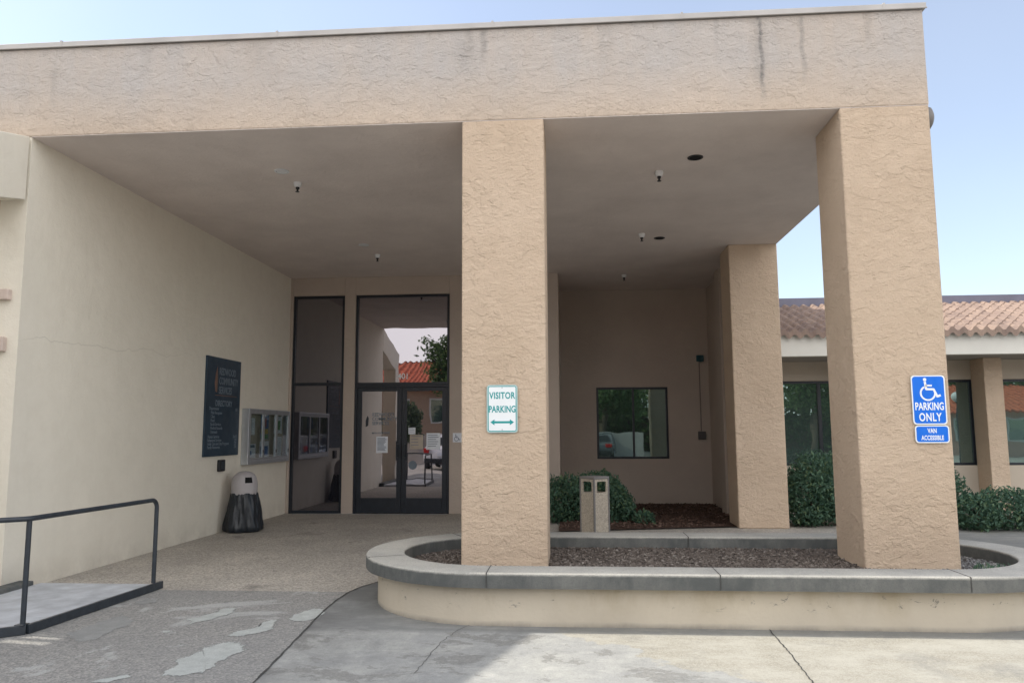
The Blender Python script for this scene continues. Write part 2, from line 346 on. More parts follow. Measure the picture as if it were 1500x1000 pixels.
# ------------------------------------------------------------------ mesh helpers
class MB:
    def __init__(s): s.v = []; s.f = []; s.mi = []; s.cur = 0
    def add(s, vs, fs):
        o = len(s.v); s.v += [tuple(v) for v in vs]
        for f in fs: s.f.append(tuple(i + o for i in f)); s.mi.append(s.cur)
        return s
    def box(s, x0, x1, y0, y1, z0, z1):
        return s.add([(x0, y0, z0), (x1, y0, z0), (x1, y1, z0), (x0, y1, z0), (x0, y0, z1), (x1, y0, z1), (x1, y1, z1), (x0, y1, z1)],
                     [(3, 2, 1, 0), (4, 5, 6, 7), (0, 1, 5, 4), (1, 2, 6, 5), (2, 3, 7, 6), (3, 0, 4, 7)])
    def prism(s, pts, o, u, v, n, d):
        """polygon pts (2-D, counter-clockwise seen along -n) in plane o+u*a+v*b, extruded d along n"""
        o, u, v, n = map(Vector, (o, u, v, n)); k = len(pts)
        A = [o + u * a + v * b for a, b in pts]; B = [p + n * d for p in A]
        fs = [tuple(range(k - 1, -1, -1)), tuple(range(k, 2 * k))] + [(i, (i + 1) % k, k + (i + 1) % k, k + i) for i in range(k)]
        return s.add(A + B, fs)
    def tube(s, path, r, n=12, cap=True):
        path = [Vector(p) for p in path]; rings = []
        rr = r if isinstance(r, (list, tuple)) else [r] * len(path)
        a = None
        for i, p in enumerate(path):
            d = (path[min(i + 1, len(path) - 1)] - path[max(i - 1, 0)]).normalized()
            if a is None: a = d.orthogonal().normalized()
            a = (a - d * a.dot(d)).normalized(); b = d.cross(a)
            rings.append([p + (a * math.cos(2 * math.pi * k / n) + b * math.sin(2 * math.pi * k / n)) * rr[i] for k in range(n)])
        vs = [v for rg in rings for v in rg]; fs = []
        for i in range(len(path) - 1):
            for k in range(n): fs.append((i * n + k, i * n + (k + 1) % n, (i + 1) * n + (k + 1) % n, (i + 1) * n + k))
        if cap: fs += [tuple(range(n - 1, -1, -1)), tuple((len(path) - 1) * n + k for k in range(n))]
        return s.add(vs, fs)
    def lathe(s, prof, c=(0, 0, 0), axis='Z', n=24, wob=None):
        vs = []; fs = []
        for i, (r, h) in enumerate(prof):
            for k in range(n):
                a = 2 * math.pi * k / n; q = r * (wob(a, h) if wob else 1)
                p = (q * math.cos(a), q * math.sin(a), h)
                if axis == 'Y': p = (p[0], -p[2], p[1])
                if axis == 'X': p = (p[2], p[0], p[1])
                vs.append((p[0] + c[0], p[1] + c[1], p[2] + c[2]))
        for i in range(len(prof) - 1):
            for k in range(n): fs.append((i * n + k, i * n + (k + 1) % n, (i + 1) * n + (k + 1) % n, (i + 1) * n + k))
        fs += [tuple(range(n - 1, -1, -1)), tuple((len(prof) - 1) * n + k for k in range(n))]
        return s.add(vs, fs)

def build(name, mb, mats, parent=None, smooth=False, bevel=0, local=False, seg=2):
    if isinstance(mb, list): return [build(name, q, mats, parent, smooth, bevel, local, seg) for q in mb][0]
    if not isinstance(mats, (list, tuple)): mats = [mats]
    me = bpy.data.meshes.new(name)
    off = Vector((0, 0, 0))
    if parent is not None and not local:
        q = parent
        while q is not None: off += q.location; q = q.parent
    me.from_pydata([tuple(Vector(v) - off) for v in mb.v], [], mb.f)
    for mt in mats: me.materials.append(mt)
    if len(mats) > 1: me.polygons.foreach_set('material_index', mb.mi)
    me.update()
    bm = bmesh.new(); bm.from_mesh(me); bmesh.ops.recalc_face_normals(bm, faces=bm.faces); bm.to_mesh(me); bm.free()
    if smooth:
        me.polygons.foreach_set('use_smooth', [True] * len(me.polygons))
        try: me.set_sharp_from_angle(angle=R(smooth if smooth is not True else 40))
        except Exception: pass
    ob = bpy.data.objects.new(name, me); COL.objects.link(ob)
    if parent is not None: ob.parent = parent
    if bevel:
        bv = ob.modifiers.new('bevel', 'BEVEL'); bv.width = bevel; bv.segments = seg; bv.limit_method = 'ANGLE'; bv.angle_limit = R(40)
    return ob
def tag(o, label=None, cat=None, group=None, kind=None):
    if label: o['label'] = label
    if cat: o['category'] = cat
    if group: o['group'] = group
    if kind: o['kind'] = kind
    return o
def thing(name, label, cat, loc=(0, 0, 0), rz=0, group=None):
    o = bpy.data.objects.new(name, None); COL.objects.link(o); o.location = loc; o.rotation_euler = (0, 0, rz)
    o.empty_display_size = .2
    return tag(o, label, cat, group)
def struct(name, mb, mat, label=None, smooth=False):
    o = build(name, mb, mat, None, smooth); return tag(o, label, name.replace('_', ' '), None, 'structure')

def sheet(pts, z): 
    mb = MB(); mb.add([(x, y, z) for x, y in pts], [tuple(range(len(pts)))]); return mb

_cache = {}
def text_geo(txt, size, align='LEFT', sx=1.0, bold=0.0, spacing=1.0, depth=.001):
    cu = bpy.data.curves.new('lettering', 'FONT'); cu.body = txt; cu.size = size; cu.align_x = align; cu.offset = bold
    cu.space_character = spacing; cu.extrude = depth; cu.resolution_u = 3
    ob = bpy.data.objects.new('lettering', cu); COL.objects.link(ob)
    dg = bpy.context.evaluated_depsgraph_get(); me = bpy.data.meshes.new_from_object(ob.evaluated_get(dg))
    vs = [(v.co.x * sx, v.co.y, v.co.z) for v in me.vertices]; fs = [tuple(p.vertices) for p in me.polygons]
    bpy.data.objects.remove(ob); bpy.data.curves.remove(cu); bpy.data.meshes.remove(me)
    return vs, fs
def put_text(mb, o, u, n, txt, size, align='LEFT', sx=1.0, bold=0.0, spacing=1.0):
    if isinstance(mb, list): mb.append(MB()); mb = mb[-1]
    o, u, n = Vector(o), Vector(u), Vector(n); v = Vector((0, 0, 1))
    vs, fs = text_geo(txt, size, align, sx, bold, spacing)
    mb.add([o + u * a + v * b + n * c for a, b, c in vs], fs)
def rrect(w, h, r, n=5, ox=0, oy=0):
    pts = []
    for cx, cy, a0 in ((w - r, r, -90), (w - r, h - r, 0), (r, h - r, 90), (r, r, 180)):
        for k in range(n + 1):
            a = R(a0 + 90 * k / n); pts.append((ox + cx + r * math.cos(a), oy + cy + r * math.sin(a)))
    return pts
def ring(mb, w, h, r, t, o, u, v, n, d):
    """raised rounded border of line width t"""
    A = rrect(w, h, r); B = rrect(w - 2 * t, h - 2 * t, max(r - t, .002), 5, t, t); k = len(A)
    o, u, v, n = map(Vector, (o, u, v, n))
    P = [o + u * a + v * b for a, b in A] + [o + u * a + v * b for a, b in B]; Q = [p + n * d for p in P]
    fs = []
    for i in range(k):
        j = (i + 1) % k
        fs += [(2 * k + i, 2 * k + j, 3 * k + j, 3 * k + i), (i, j, 2 * k + j, 2 * k + i), (k + i, 3 * k + i, 3 * k + j, k + j)]
    mb.add(P + Q, fs)

# leaves: many small folded faces through a union of ellipsoids
def leaves(lumps, n, size, seed, zmin=0.0, shell=.55, clump=0):
    rg = np.random.default_rng(seed); L = np.array(lumps, float)
    vol = (L[:, 3] * L[:, 4] * L[:, 5]) ** (2 / 3); pick = rg.choice(len(L), n, p=vol / vol.sum())
    d = rg.normal(size=(n, 3)); d /= np.linalg.norm(d, axis=1)[:, None]
    rad = shell + (1 - shell) * rg.random(n) ** .6 + rg.normal(size=n) * .06
    P = L[pick, :3] + d * L[pick, 3:6] * rad[:, None]
    if clump:
        C = L[pick[:clump], :3] + (d * L[pick, 3:6] * rad[:, None])[:clump]
        idx = rg.integers(0, clump, n); P = P * .35 + C[idx] * .65
    P = P[P[:, 2] > zmin + .01]; n = len(P)
    mb = MB()
    ax = rg.normal(size=(n, 3)); ax[:, 2] += .5; ax /= np.linalg.norm(ax, axis=1)[:, None]
    b = np.cross(ax, rg.normal(size=(n, 3))); b /= np.linalg.norm(b, axis=1)[:, None]
    c = np.cross(ax, b)
    s = size * (.6 + .8 * rg.random(n))[:, None]
    v0 = P - ax * s; v1 = P + b * s * .42 + c * s * .16; v2 = P + ax * s; v3 = P - b * s * .42 + c * s * .16
    V = np.stack([v0, v1, v2, v3], 1).reshape(-1, 3)
    mb.v = [tuple(x) for x in V]; mb.f = [(4 * i, 4 * i + 1, 4 * i + 2, 4 * i + 3) for i in range(n)]; mb.mi = [0] * n
    return mb
def fast(name, mb, mat, parent):
    me = bpy.data.meshes.new(name); off = Vector((0, 0, 0)); q = parent
    while q is not None: off += q.location; q = q.parent
    V = np.array(mb.v) - np.array(off)
    me.from_pydata(V.tolist(), [], mb.f); me.materials.append(mat); me.update()
    ob = bpy.data.objects.new(name, me); COL.objects.link(ob)
    if parent is not None: ob.parent = parent
    return ob
def chips(region, n, size, seed, z):
    rg = random.Random(seed); mb = MB()
    while n > 0:
        p = region(rg)
        if p is None: continue
        n -= 1
        x, y = p; a = rg.uniform(0, math.pi); ti = rg.uniform(-.5, .5); l = size * rg.uniform(.4, 1.2); ww = l * rg.uniform(.2, .5); hh = size * .12
        u = Vector((math.cos(a) * math.cos(ti), math.sin(a) * math.cos(ti), math.sin(ti))); v = Vector((-math.sin(a), math.cos(a), rg.uniform(-.4, .4))).normalized(); q = u.cross(v)
        c = Vector((x, y, z + rg.uniform(0, size * .35)))
        P = [c + u * l * sx + v * ww * sy + q * hh * sz for sz in (-1, 1) for sx, sy in ((-.5, -.35), (.4, -.5), (.5, .3), (-.35, .5))]
        mb.add(P, [(3, 2, 1, 0), (4, 5, 6, 7), (0, 1, 5, 4), (1, 2, 6, 5), (2, 3, 7, 6), (3, 0, 4, 7)])
    return mb

# ------------------------------------------------------------------ key dimensions (metres)
XL, XA, XB, XC, XD, XE = -5.617, -1.051, -.2305, 2.642, 3.483, 2.68
YF, YR, YB, YW = 7.355, 12.88, 14.927, 16.915
HC, HP = 4.679, 5.707
DC = .75

# ------------------------------------------------------------------ ground
struct('ground', sheet([(-400, -400), (400, -400), (400, 400), (-400, 400)], -.03), M['asphalt'], 'dark asphalt parking lot around the building')
JL = [(-1.95, 1.5), (-1.97, 3), (-2.03, 4.94), (-2.1, 5.71), (-2.18, 6.5), (-2.22, 7.02), (-2.235, 7.4), (-2.22, 7.72), (-2.16, 8.0), (-2.03, 8.3), (-1.75, 8.75), (-1.4, 9.1)]
struct('driveway', sheet([(-9, 1.5)] + JL[:8] + [(-9, 7.72)], 0), M['drive'], 'dark worn aggregate driveway in front of the porch')
struct('porch_floor', sheet([(-9, 7.72), (-2.22, 7.72), (-2.16, 8.0), (-2.03, 8.3), (-1.75, 8.75), (-1.4, 9.1), (5, 9.1), (5, 17.2), (-9, 17.2)], 0), M['porch'], 'tan exposed aggregate porch floor')
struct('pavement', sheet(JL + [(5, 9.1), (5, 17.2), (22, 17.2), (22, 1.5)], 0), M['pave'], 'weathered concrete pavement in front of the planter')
def ribbon(pts, w, z):
    mb = MB(); P = [Vector((x, y, 0)) for x, y in pts]; vs = []
    for i, p in enumerate(P):
        d = (P[min(i + 1, len(P) - 1)] - P[max(i - 1, 0)]).normalized(); nrm = Vector((-d.y, d.x, 0)); ww = w * (.75 + .5 * random.random())
        vs += [(p.x + nrm.x * ww / 2, p.y + nrm.y * ww / 2, z), (p.x - nrm.x * ww / 2, p.y - nrm.y * ww / 2, z)]
    mb.add(vs, [(2 * i, 2 * i + 1, 2 * i + 3, 2 * i + 2) for i in range(len(P) - 1)]); return mb
def dense(pts, st=.06, jit=.006):
    out = []
    for (a, b), (c, d) in zip(pts[:-1], pts[1:]):
        k = max(1, int(math.hypot(c - a, d - b) / st))
        for i in range(k): t = i / k; out.append((a + (c - a) * t + random.uniform(-jit, jit), b + (d - b) * t + random.uniform(-jit, jit)))
    return out + [pts[-1]]
struct('expansion_joint', ribbon(dense(JL[:11], .08, .004), .016, .004), M['seam'], 'black tar joint curving toward the planter')
struct('pavement_crack', ribbon(dense([(1.49, 4.2), (1.49, 5.15), (1.53, 5.8), (1.55, 6.47)], .04, .006), .010, .004), M['seam'], 'straight crack crossing the sunlit pavement')
struct('hairline_crack', ribbon(dense([(-.84, 6.48), (-.93, 6.3), (-1.0, 5.95), (-1.05, 5.2)], .04, .009), .004, .004), M['seam'], 'thin crack running from the planter corner')
pm = MB()
fade1, fade2 = [], []
def add_patch(mb, fade, P):
    c_ = sum(P, Vector()) / len(P); n = len(P); rings = [(1.16, 0.0), (.94, .6), (.75, 1.0), (.2, 1.0)]
    vs = [(c_.x + (p.x - c_.x) * k, c_.y + (p.y - c_.y) * k, .004) for k, _ in rings for p in P]
    for _, w_ in rings: fade.extend([w_] * n)
    fs = [(j * n + i, j * n + (i + 1) % n, (j + 1) * n + (i + 1) % n, (j + 1) * n + i) for j in range(3) for i in range(n)] + [tuple(3 * n + i for i in range(n))]
    mb.add(vs, fs)
def set_fade(o, fade):
    a = o.data.attributes.new('inside', 'FLOAT', 'POINT'); a.data.foreach_set('value', fade); return o
def rough(pts, seed, lev=3, k=.16):
    rg = random.Random(seed); P = [Vector((x, y, 0)) for x, y in pts]
    for _ in range(lev):
        Q = []
        for i, p in enumerate(P):
            q = P[(i + 1) % len(P)]; d = q - p; nn = Vector((-d.y, d.x, 0)); Q += [p, (p + q) / 2 + nn * rg.uniform(-k, k)]
        P = Q
    return P
for i, poly in enumerate([
    [(-3.28, 6.54), (-3.18, 6.38), (-3.11, 6.48), (-3.06, 6.61), (-3.0, 6.8), (-3.04, 6.95), (-3.15, 6.94), (-3.17, 6.74), (-3.22, 6.6)],
    [(-2.71, 6.05), (-2.62, 6.02), (-2.51, 6.11), (-2.43, 6.24), (-2.48, 6.42), (-2.51, 6.55), (-2.57, 6.5), (-2.57, 6.35), (-2.64, 6.21)],
    [(-2.42, 6.6), (-2.33, 6.52), (-2.22, 6.57), (-2.19, 6.71), (-2.23, 6.94), (-2.33, 6.98), (-2.38, 6.83), (-2.43, 6.74)],
    [(-2.69, 5.07), (-2.57, 5.04), (-2.47, 5.13), (-2.45, 5.25), (-2.44, 5.42), (-2.4, 5.66), (-2.47, 5.77), (-2.6, 5.84), (-2.72, 5.69), (-2.72, 5.53), (-2.77, 5.4), (-2.71, 5.23)],
    [(-3.08, 4.88), (-2.97, 4.89), (-2.88, 5.0), (-2.93, 5.05), (-2.99, 4.99)], [(-3.26, 6.1), (-3.22, 6.1), (-3.23, 6.15), (-3.28, 6.15)]]):
    add_patch(pm, fade1, rough(poly, i + 2))
pm2 = MB()
for i, poly in enumerate([
    [(-4.0, 6.02), (-3.77, 5.81), (-3.67, 5.88), (-3.71, 6.15), (-3.7, 6.36), (-3.76, 6.48), (-3.91, 6.61), (-3.98, 6.43), (-3.99, 6.21)],
    [(-4.1, 7.15), (-3.98, 7.05), (-3.92, 7.16), (-3.95, 7.27), (-4.08, 7.32)]]):
    add_patch(pm2, fade2, rough(poly, i + 12))
set_fade(struct('faded_patches', pm2, M['patch_dim'], 'faint grey worn patches beside the landing edge'), fade2)
set_fade(struct('worn_patches', pm, M['patch'], 'pale grey worn patches on the dark driveway'), fade1)

# ------------------------------------------------------------------ building
B = thing('office_building', 'large tan stucco office building with deep covered entrance and flat parapet roof', 'building', (-1, YF, 0))
c = MB(); c.box(-14, XD, YF, 30, HC, 5.650)
build('canopy', c, M['stucco_front'], B, bevel=.012)
c = MB(); c.box(XL, XD - .004, YF + .004, 16.91, HC - .006, HC - .001); build('ceiling', c, M['ceiling'], B)
c = MB(); c.box(-14, XD + .028, YF - .026, YF + .3, 5.651, HP); c.box(XD - .3, XD + .028, YF + .302, 30, 5.651, HP)
c.box(-14, XD + .034, YF - .032, YF - .020, 5.644, 5.660)
cp = build('roof_coping', c, M['coping'], B, bevel=.006)
for x in (-5.35, -3.0, -.75, 1.15, 3.1):
    c = MB(); c.box(x, x + .022, YF - .030, YF + .302, 5.66, HP + .009); build('seam', c, M['coping'], cp)
for (x0, x1, y0, y1) in ((XA, XB, YF + .002, YF + DC), (XC, XD - .002, YF + .002, YF + DC), (XE, XD - .002, YR, YR + .74)):
    c = MB(); c.box(x0, x1, y0, y1, 0, HC - .002); build('column', c, M['stucco'], B, bevel=.018, seg=3)
c = MB(); c.box(XL - .3, XL, YF + .012, YB - .002, 0, HC - .004); build('side_wall', c, M['cream'], B)
c = MB(); c.box(XL - .3, -5.56, YB, YB + .3, 0, HC - .004); c.box(-4.50, -4.275, YB, YB + .3, 0, HC - .004); c.box(-2.372, -.215, YB, YW, 0, HC - .004)
c.box(-5.56, -4.50, YB, YB + .3, 4.31, HC - .004); c.box(-4.275, -2.372, YB, YB + .3, 4.31, HC - .004)
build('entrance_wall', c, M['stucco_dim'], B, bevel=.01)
c = MB(); c.box(-.215, .56, YW, YW + .2, 0, HC - .004); c.box(2.11, 3.4, YW, YW + .2, 0, HC - .004); c.box(.56, 2.11, YW, YW + .2, 0, .97); c.box(.56, 2.11, YW, YW + .2, 2.52, HC - .004)
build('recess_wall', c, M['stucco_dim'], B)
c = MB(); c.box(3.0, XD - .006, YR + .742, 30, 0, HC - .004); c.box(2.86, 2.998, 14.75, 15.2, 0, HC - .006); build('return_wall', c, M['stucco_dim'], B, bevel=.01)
c = MB(); c.box(-14, XL - .302, YF + .02, YF + .3, 0, HC - .004); build('front_wall', c, M['stucco'], B)
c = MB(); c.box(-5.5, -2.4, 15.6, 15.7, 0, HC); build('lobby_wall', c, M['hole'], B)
# sidelight
def framed(name, x0, x1, z0, z1, y, fw, mull_x=(), mull_z=(), gm=None, dep=.08, gy=.035):
    f = MB(); f.box(x0, x0 + fw, y, y + dep, z0, z1); f.box(x1 - fw, x1, y, y + dep, z0, z1)
    f.box(x0 + fw, x1 - fw, y, y + dep, z0, z0 + fw); f.box(x0 + fw, x1 - fw, y, y + dep, z1 - fw, z1)
    for mx in mull_x: f.box(mx - fw * .5, mx + fw * .5, y + .002, y + dep, z0 + fw, z1 - fw)
    for mz in mull_z: f.box(x0 + fw, x1 - fw, y + .002, y + dep, mz - fw * .6, mz + fw * .6)
    fo = build(name, f, M['bronze'], B, bevel=.004)
    xs = [x0 + fw] + sorted(mull_x) + [x1 - fw]; zs = [z0 + fw] + sorted(mull_z) + [z1 - fw]
    for i in range(len(xs) - 1):
        for j in range(len(zs) - 1):
            g = MB(); g.box(xs[i], xs[i + 1], y + gy, y + gy + .008, zs[j], zs[j + 1]); build('pane', g, gm or M['glass'], fo)
    return fo
framed('sidelight_window', -5.557, -4.503, .005, 4.307, YB + .03, .05, (), (2.53,), M['glass_dark'])
framed('transom_window', -4.272, -2.375, 2.50, 4.307, YB + .03, .05)
framed('window', .563, 2.107, .973, 2.517, YW + .03, .045, (1.36,), (), M['glass_green'])
f = MB(); f.box(-4.272, -4.225, YB + .03, YB + .12, .002, 2.50); f.box(-2.422, -2.375, YB + .03, YB + .12, .002, 2.50); f.box(-4.225, -2.422, YB + .03, YB + .12, 2.45, 2.499)
build('door_frame', f, M['bronze'], B, bevel=.004)
for (x0, x1, hs) in ((-4.222, -3.326, 1), (-3.320, -2.425, -1)):
    d = MB(); st = .095; y0, y1 = YB + .045, YB + .09
    d.box(x0, x0 + st, y0, y1, .012, 2.446); d.box(x1 - st, x1, y0, y1, .012, 2.446); d.box(x0 + st, x1 - st, y0, y1, .012, .30); d.box(x0 + st, x1 - st, y0, y1, 2.375, 2.446)
    dd = build('door', d, M['bronze'], B, bevel=.004)
    g = MB(); g.box(x0 + st, x1 - st, y0 + .018, y0 + .026, .30, 2.375); build('pane', g, M['glass'], dd)
    hx = x1 - .05 if hs > 0 else x0 + .05
    h = MB(); h.box(hx - .055 if hs > 0 else hx - .03, hx + .03 if hs > 0 else hx + .055, y0 - .016, y0 - .001, 1.02, 1.40)
    h.tube([(hx - .02 * hs, y0 - .017, 1.08), (hx - .02 * hs, y0 - .06, 1.08), (hx - .02 * hs, y0 - .06, 1.34), (hx - .02 * hs, y0 - .017, 1.34)], .011, 8)
    build('handle', h, M['bronze'], dd)
    if hs > 0:
        t = []
        for z, s_ in ((1.885, 'REDWOOD'), (1.80, 'COMMUNITY'), (1.715, 'SERVICES')): put_text(t, (-3.92, y0 + .0165, z), (1, 0, 0), (0, -1, 0), s_, .098, 'LEFT', .85, .002)
        put_text(t, (-3.92, y0 + .0165, 1.54), (1, 0, 0), (0, -1, 0), 'MAIN ENTRANCE', .05, 'LEFT', .9, .001)
        build('lettering', t, M['dir_text'], dd)
        e = MB(); e.prism([(0, 0), (.05, .02), (.06, .17), (.035, .22), (.0, .12)], (-4.05, y0 + .0165, 1.68), (1, 0, 0), (0, 0, 1), (0, -1, 0), .001); build('emblem', e, M['bronze'], dd)
    else:
        e = MB(); e.lathe([(.085, 0), (.085, .001)], (-3.10, y0 + .0165, .93), 'Y', 28); build('door_sticker', e, M['dir_text'], dd)
t = MB(); put_text(t, (-3.42, YB + .0645, 2.62), (1, 0, 0), (0, -1, 0), '401', .16, 'LEFT', .95, .003); build('street_number', t, M['sign_white'], B)
# small vents low on the entrance glass wall sills
c = MB(); c.box(-5.5, -2.4, YB - .05, YB + .028, 0, .004); build('threshold', c, M['alu'], B)

# raked wall that steps forward at the left of the entrance
W = thing('raked_wing_wall', 'pale stucco side wall with sloping top at far left of the porch', 'wall', (XL, 6.2, 0))
HR = lambda y: HC + .0 - .25 * (YF - y)
def yz(mb, pts, x0, x1): return mb.prism(pts, (x0, 0, 0), (0, 1, 0), (0, 0, 1), (1, 0, 0), x1 - x0)
c = MB(); yz(c, [(5.1, 0), (5.55, 0), (5.55, HR(5.55)), (5.1, HR(5.1))], XL - .42, XL)
yz(c, [(5.55, 3.58), (7.335, 3.99), (7.335, HR(7.335) - .004), (5.55, HR(5.55))], XL - .42, XL)
build('wall', c, M['cream'], W, bevel=.008)
c = MB(); c.box(-8.2, -8.0, 2.0, 6.34, 0, 6.3); c.box(-8.2, -8.0, 6.45, 6.49, 3.15, 3.68); c.box(-8.2, -8.0, 6.62, 7.35, 0, 6.3); c.box(-8.2, -8.0, 6.34, 6.62, 3.68, 6.3); c.box(-8.2, -8.0, 6.34, 6.62, 0, 3.15)  # added unseen wall blocks the sun; its slits shape a lit ground strip
build('added_shade_wall', c, M['cream'], W)
for (x1, z0, z1) in ((-5.715, 2.94, 3.05), (-5.735, 2.41, 2.56)):
    c = MB(); c.box(-7.6, x1, YF - .05, YF + .018, z0, z1); build('trim_band', c, M['pink'], W, bevel=.01)
c = MB(); c.box(XL + .002, XL + .16, 4.9, 7.62, 0, .10); k = build('wall_kerb', c, M['cap'], None, bevel=.012)
tag(k, 'low concrete kerb at the foot of the pale left wall', 'kerb')

# ------------------------------------------------------------------ tile roof wing at the right
def tile_roof(mb, x0, x1, y0, z0, y1, z1, per=.2, nc=11, amp=.042, step=.026):
    n = int((x1 - x0) / per) * 8; rg = random.Random(9); nt_ = int((x1 - x0) / per) + 1
    for k in range(nc):
        ta, tb = k / nc, (k + 1) / nc + .015
        vs = []; jz = [rg.gauss(0, .0035) for _ in range(nt_)]; jy = [rg.gauss(0, .012) for _ in range(nt_)]
        for t_, up_ in ((ta, step), (tb, 0.004)):
            for i in range(n + 1):
                x = x0 + (x1 - x0) * i / n; ph = 2 * math.pi * (x - x0) / per
                wv = max(0, math.sin(ph)) ** .7 * amp if math.sin(ph) > 0 else -(max(0, -math.sin(ph)) ** .9) * amp * .75
                ti = min(nt_ - 1, i // 8); vs.append((x, y0 + (y1 - y0) * t_ + (jy[ti] if up_ == step else 0), z0 + (z1 - z0) * t_ + wv + up_ + (jz[ti] if up_ == step else 0)))
        for i in range(n + 1):
            x, y, z = vs[i]; vs.append((x, y, z - step - (.09 if k == 0 else .008)))
        fs = [(i, i + 1, n + 2 + i, n + 1 + i) for i in range(n)] + [(2 * n + 2 + i, 2 * n + 3 + i, i + 1, i) for i in range(n)]
        mb.add(vs, fs)
T = thing('tile_roof_building', 'low cream side building with clay tile roof beyond the right column', 'building', (9, 15, 0))
r_ = MB(); tile_roof(r_, XD + .02, 18, 14.42, 3.365, 17.3, 4.31); ro = build('roof', r_, M['tile'], T, smooth=50)
f = MB(); f.box(XD + .01, 18, 17.2, 17.45, 4.22, 4.47); build('roof_flashing', f, M['flash'], ro)
f = MB(); f.box(XD + .01, 18, 14.52, 14.72, 2.93, 3.338); build('fascia', f, M['wing_paint'], T)
f = MB(); f.box(XD + .01, 18, 14.722, 16.2, 2.95, 3.0); build('soffit', f, M['soffit'], T)
c = MB(); wins = [(4.2, 5.55), (6.7, 8.02), (8.42, 9.9), (10.9, 12.4)]
xs = XD + .01
for a, b_ in wins: c.box(xs, a, 16, 16.2, 0, 2.949); c.box(a, b_, 16, 16.2, 0, .86); c.box(a, b_, 16, 16.2, 2.56, 2.949); xs = b_
c.box(xs, 18, 16, 16.2, 0, 2.949); build('wall', c, M['wing_wall'], T)
for x in (8.0, 5.75, 10.4):
    c = MB(); c.box(x, x + .345, 15.5, 15.998, 0, 2.948); build('column', c, M['stucco'], T, bevel=.012)
for a, b_ in wins:
    y = 16.04; fw = .05; f = MB(); f.box(a, a + fw, y, y + .07, .862, 2.558); f.box(b_ - fw, b_, y, y + .07, .862, 2.558); f.box(a + fw, b_ - fw, y, y + .07, .862, .912); f.box(a + fw, b_ - fw, y, y + .07, 2.508, 2.558)
    mx = a + (b_ - a) * .62; f.box(mx - .035, mx + .035, y + .002, y + .07, .912, 2.508)
    fo = build('window', f, M['bronze'], T, bevel=.003)
    for p0, p1 in ((a + fw, mx - .035), (mx + .035, b_ - fw)):
        g = MB(); g.box(p0, p1, y + .03, y + .036, .912, 2.508); build('pane', g, M['glass_green'], fo)

# ------------------------------------------------------------------ planter
PL = thing('planter', 'long oval raised planter with painted wall and grey concrete cap under the columns', 'planter', (1.2, 7.63, 0))
CX0, CX1, CYO, RO = -.70, 3.06, 7.63, 1.29
def stadium(r, n=28, dx=0):
    pts = []
    for k in range(n + 1): a = R(-90 + 180 * k / n); pts.append((CX1 + r * math.cos(a), CYO + r * math.sin(a)))
    for k in range(n + 1): a = R(90 + 180 * k / n); pts.append((CX0 + r * math.cos(a), CYO + r * math.sin(a)))
    return pts
def stad_ring(mb, ro, ri, z0, z1, rnd=0):
    A, Bp = stadium(ro), stadium(ri); n = len(A)
    def C(r, z): return [(x, y, z) for x, y in stadium(r)]
    rows = [C(ro, z0)]
    if rnd:
        for k in range(5): a = R(90 * k / 4); rows.append(C(ro - rnd + rnd * math.cos(a), z1 - rnd + rnd * math.sin(a)))
        for k in range(5): a = R(90 * k / 4); rows.append(C(ri + rnd - rnd * math.sin(a), z1 - rnd + rnd * math.cos(a)))
    else: rows += [C(ro, z1), C(ri, z1)]
    rows.append(C(ri, z0)); m_ = len(rows)
    vs = [v for r in rows for v in r]; fs = []
    for i in range(m_):
        j = (i + 1) % m_
        for k in range(n): fs.append((i * n + k, i * n + (k + 1) % n, j * n + (k + 1) % n, j * n + k))
    mb.add(vs, fs)
c = MB(); stad_ring(c, RO - .115, RO - .33, 0, .318); build('base_wall', c, M['planter_paint'], PL, smooth=30)
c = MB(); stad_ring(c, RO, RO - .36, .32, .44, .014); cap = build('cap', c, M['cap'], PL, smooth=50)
rgc = random.Random(4)
for vtx in cap.data.vertices:
    if vtx.co.z > .30 and rgc.random() < .35: vtx.co.z -= rgc.uniform(0, .003)
for x, y0, y1 in ((-.70, 6.33, 6.72), (1.16, 6.33, 6.72), (3.06, 6.33, 6.72), (1.24, 8.54, 8.93), (-.55, 8.54, 8.93)):
    c = MB(); c.box(x - .0035, x + .0035, y0 + .006, y1, .326, .4415); build('joint', c, M['seam'], cap)
for a in (120, 205):
    dx, dy = math.cos(R(a)), math.sin(R(a)); c = MB(); c.prism([(-.0035, RO - .36), (.0035, RO - .36), (.0035, RO - .004), (-.0035, RO - .004)], (CX0, CYO, .326), (-dy, dx, 0), (dx, dy, 0), (0, 0, 1), .1155)
    build('joint', c, M['seam'], cap)
tag(struct('planter_soil', sheet(stadium(RO - .34), .315), M['dirt'], 'brown soil filling the oval planter'), kind='structure')
def inner(rg, x0=-2, x1=3.0, r=RO - .37):
    x, y = rg.uniform(x0, x1), rg.uniform(CYO - r, CYO + r)
    dx = x - max(CX0, min(CX1, x)); dy = y - CYO
    if dx * dx + dy * dy > r * r: return None
    if XA - .01 < x < XB + .01 and YF < y < YF + DC: return None
    if XC - .01 < x < XD + .01 and YF < y < YF + DC: return None
    return x, y
k = fast('bark_mulch', chips(lambda g: inner(g, -1.7, 3.2), 9000, .042, 3, .312), M['bark'], None); tag(k, 'coarse brown bark mulch covering the planter soil', 'mulch', None, 'stuff')
k = fast('gravel', chips(lambda g: inner(g, 3.2, 4.1), 1400, .035, 4, .315), M['pebble'], None); tag(k, 'grey gravel at the right end of the planter', 'gravel', None, 'stuff')
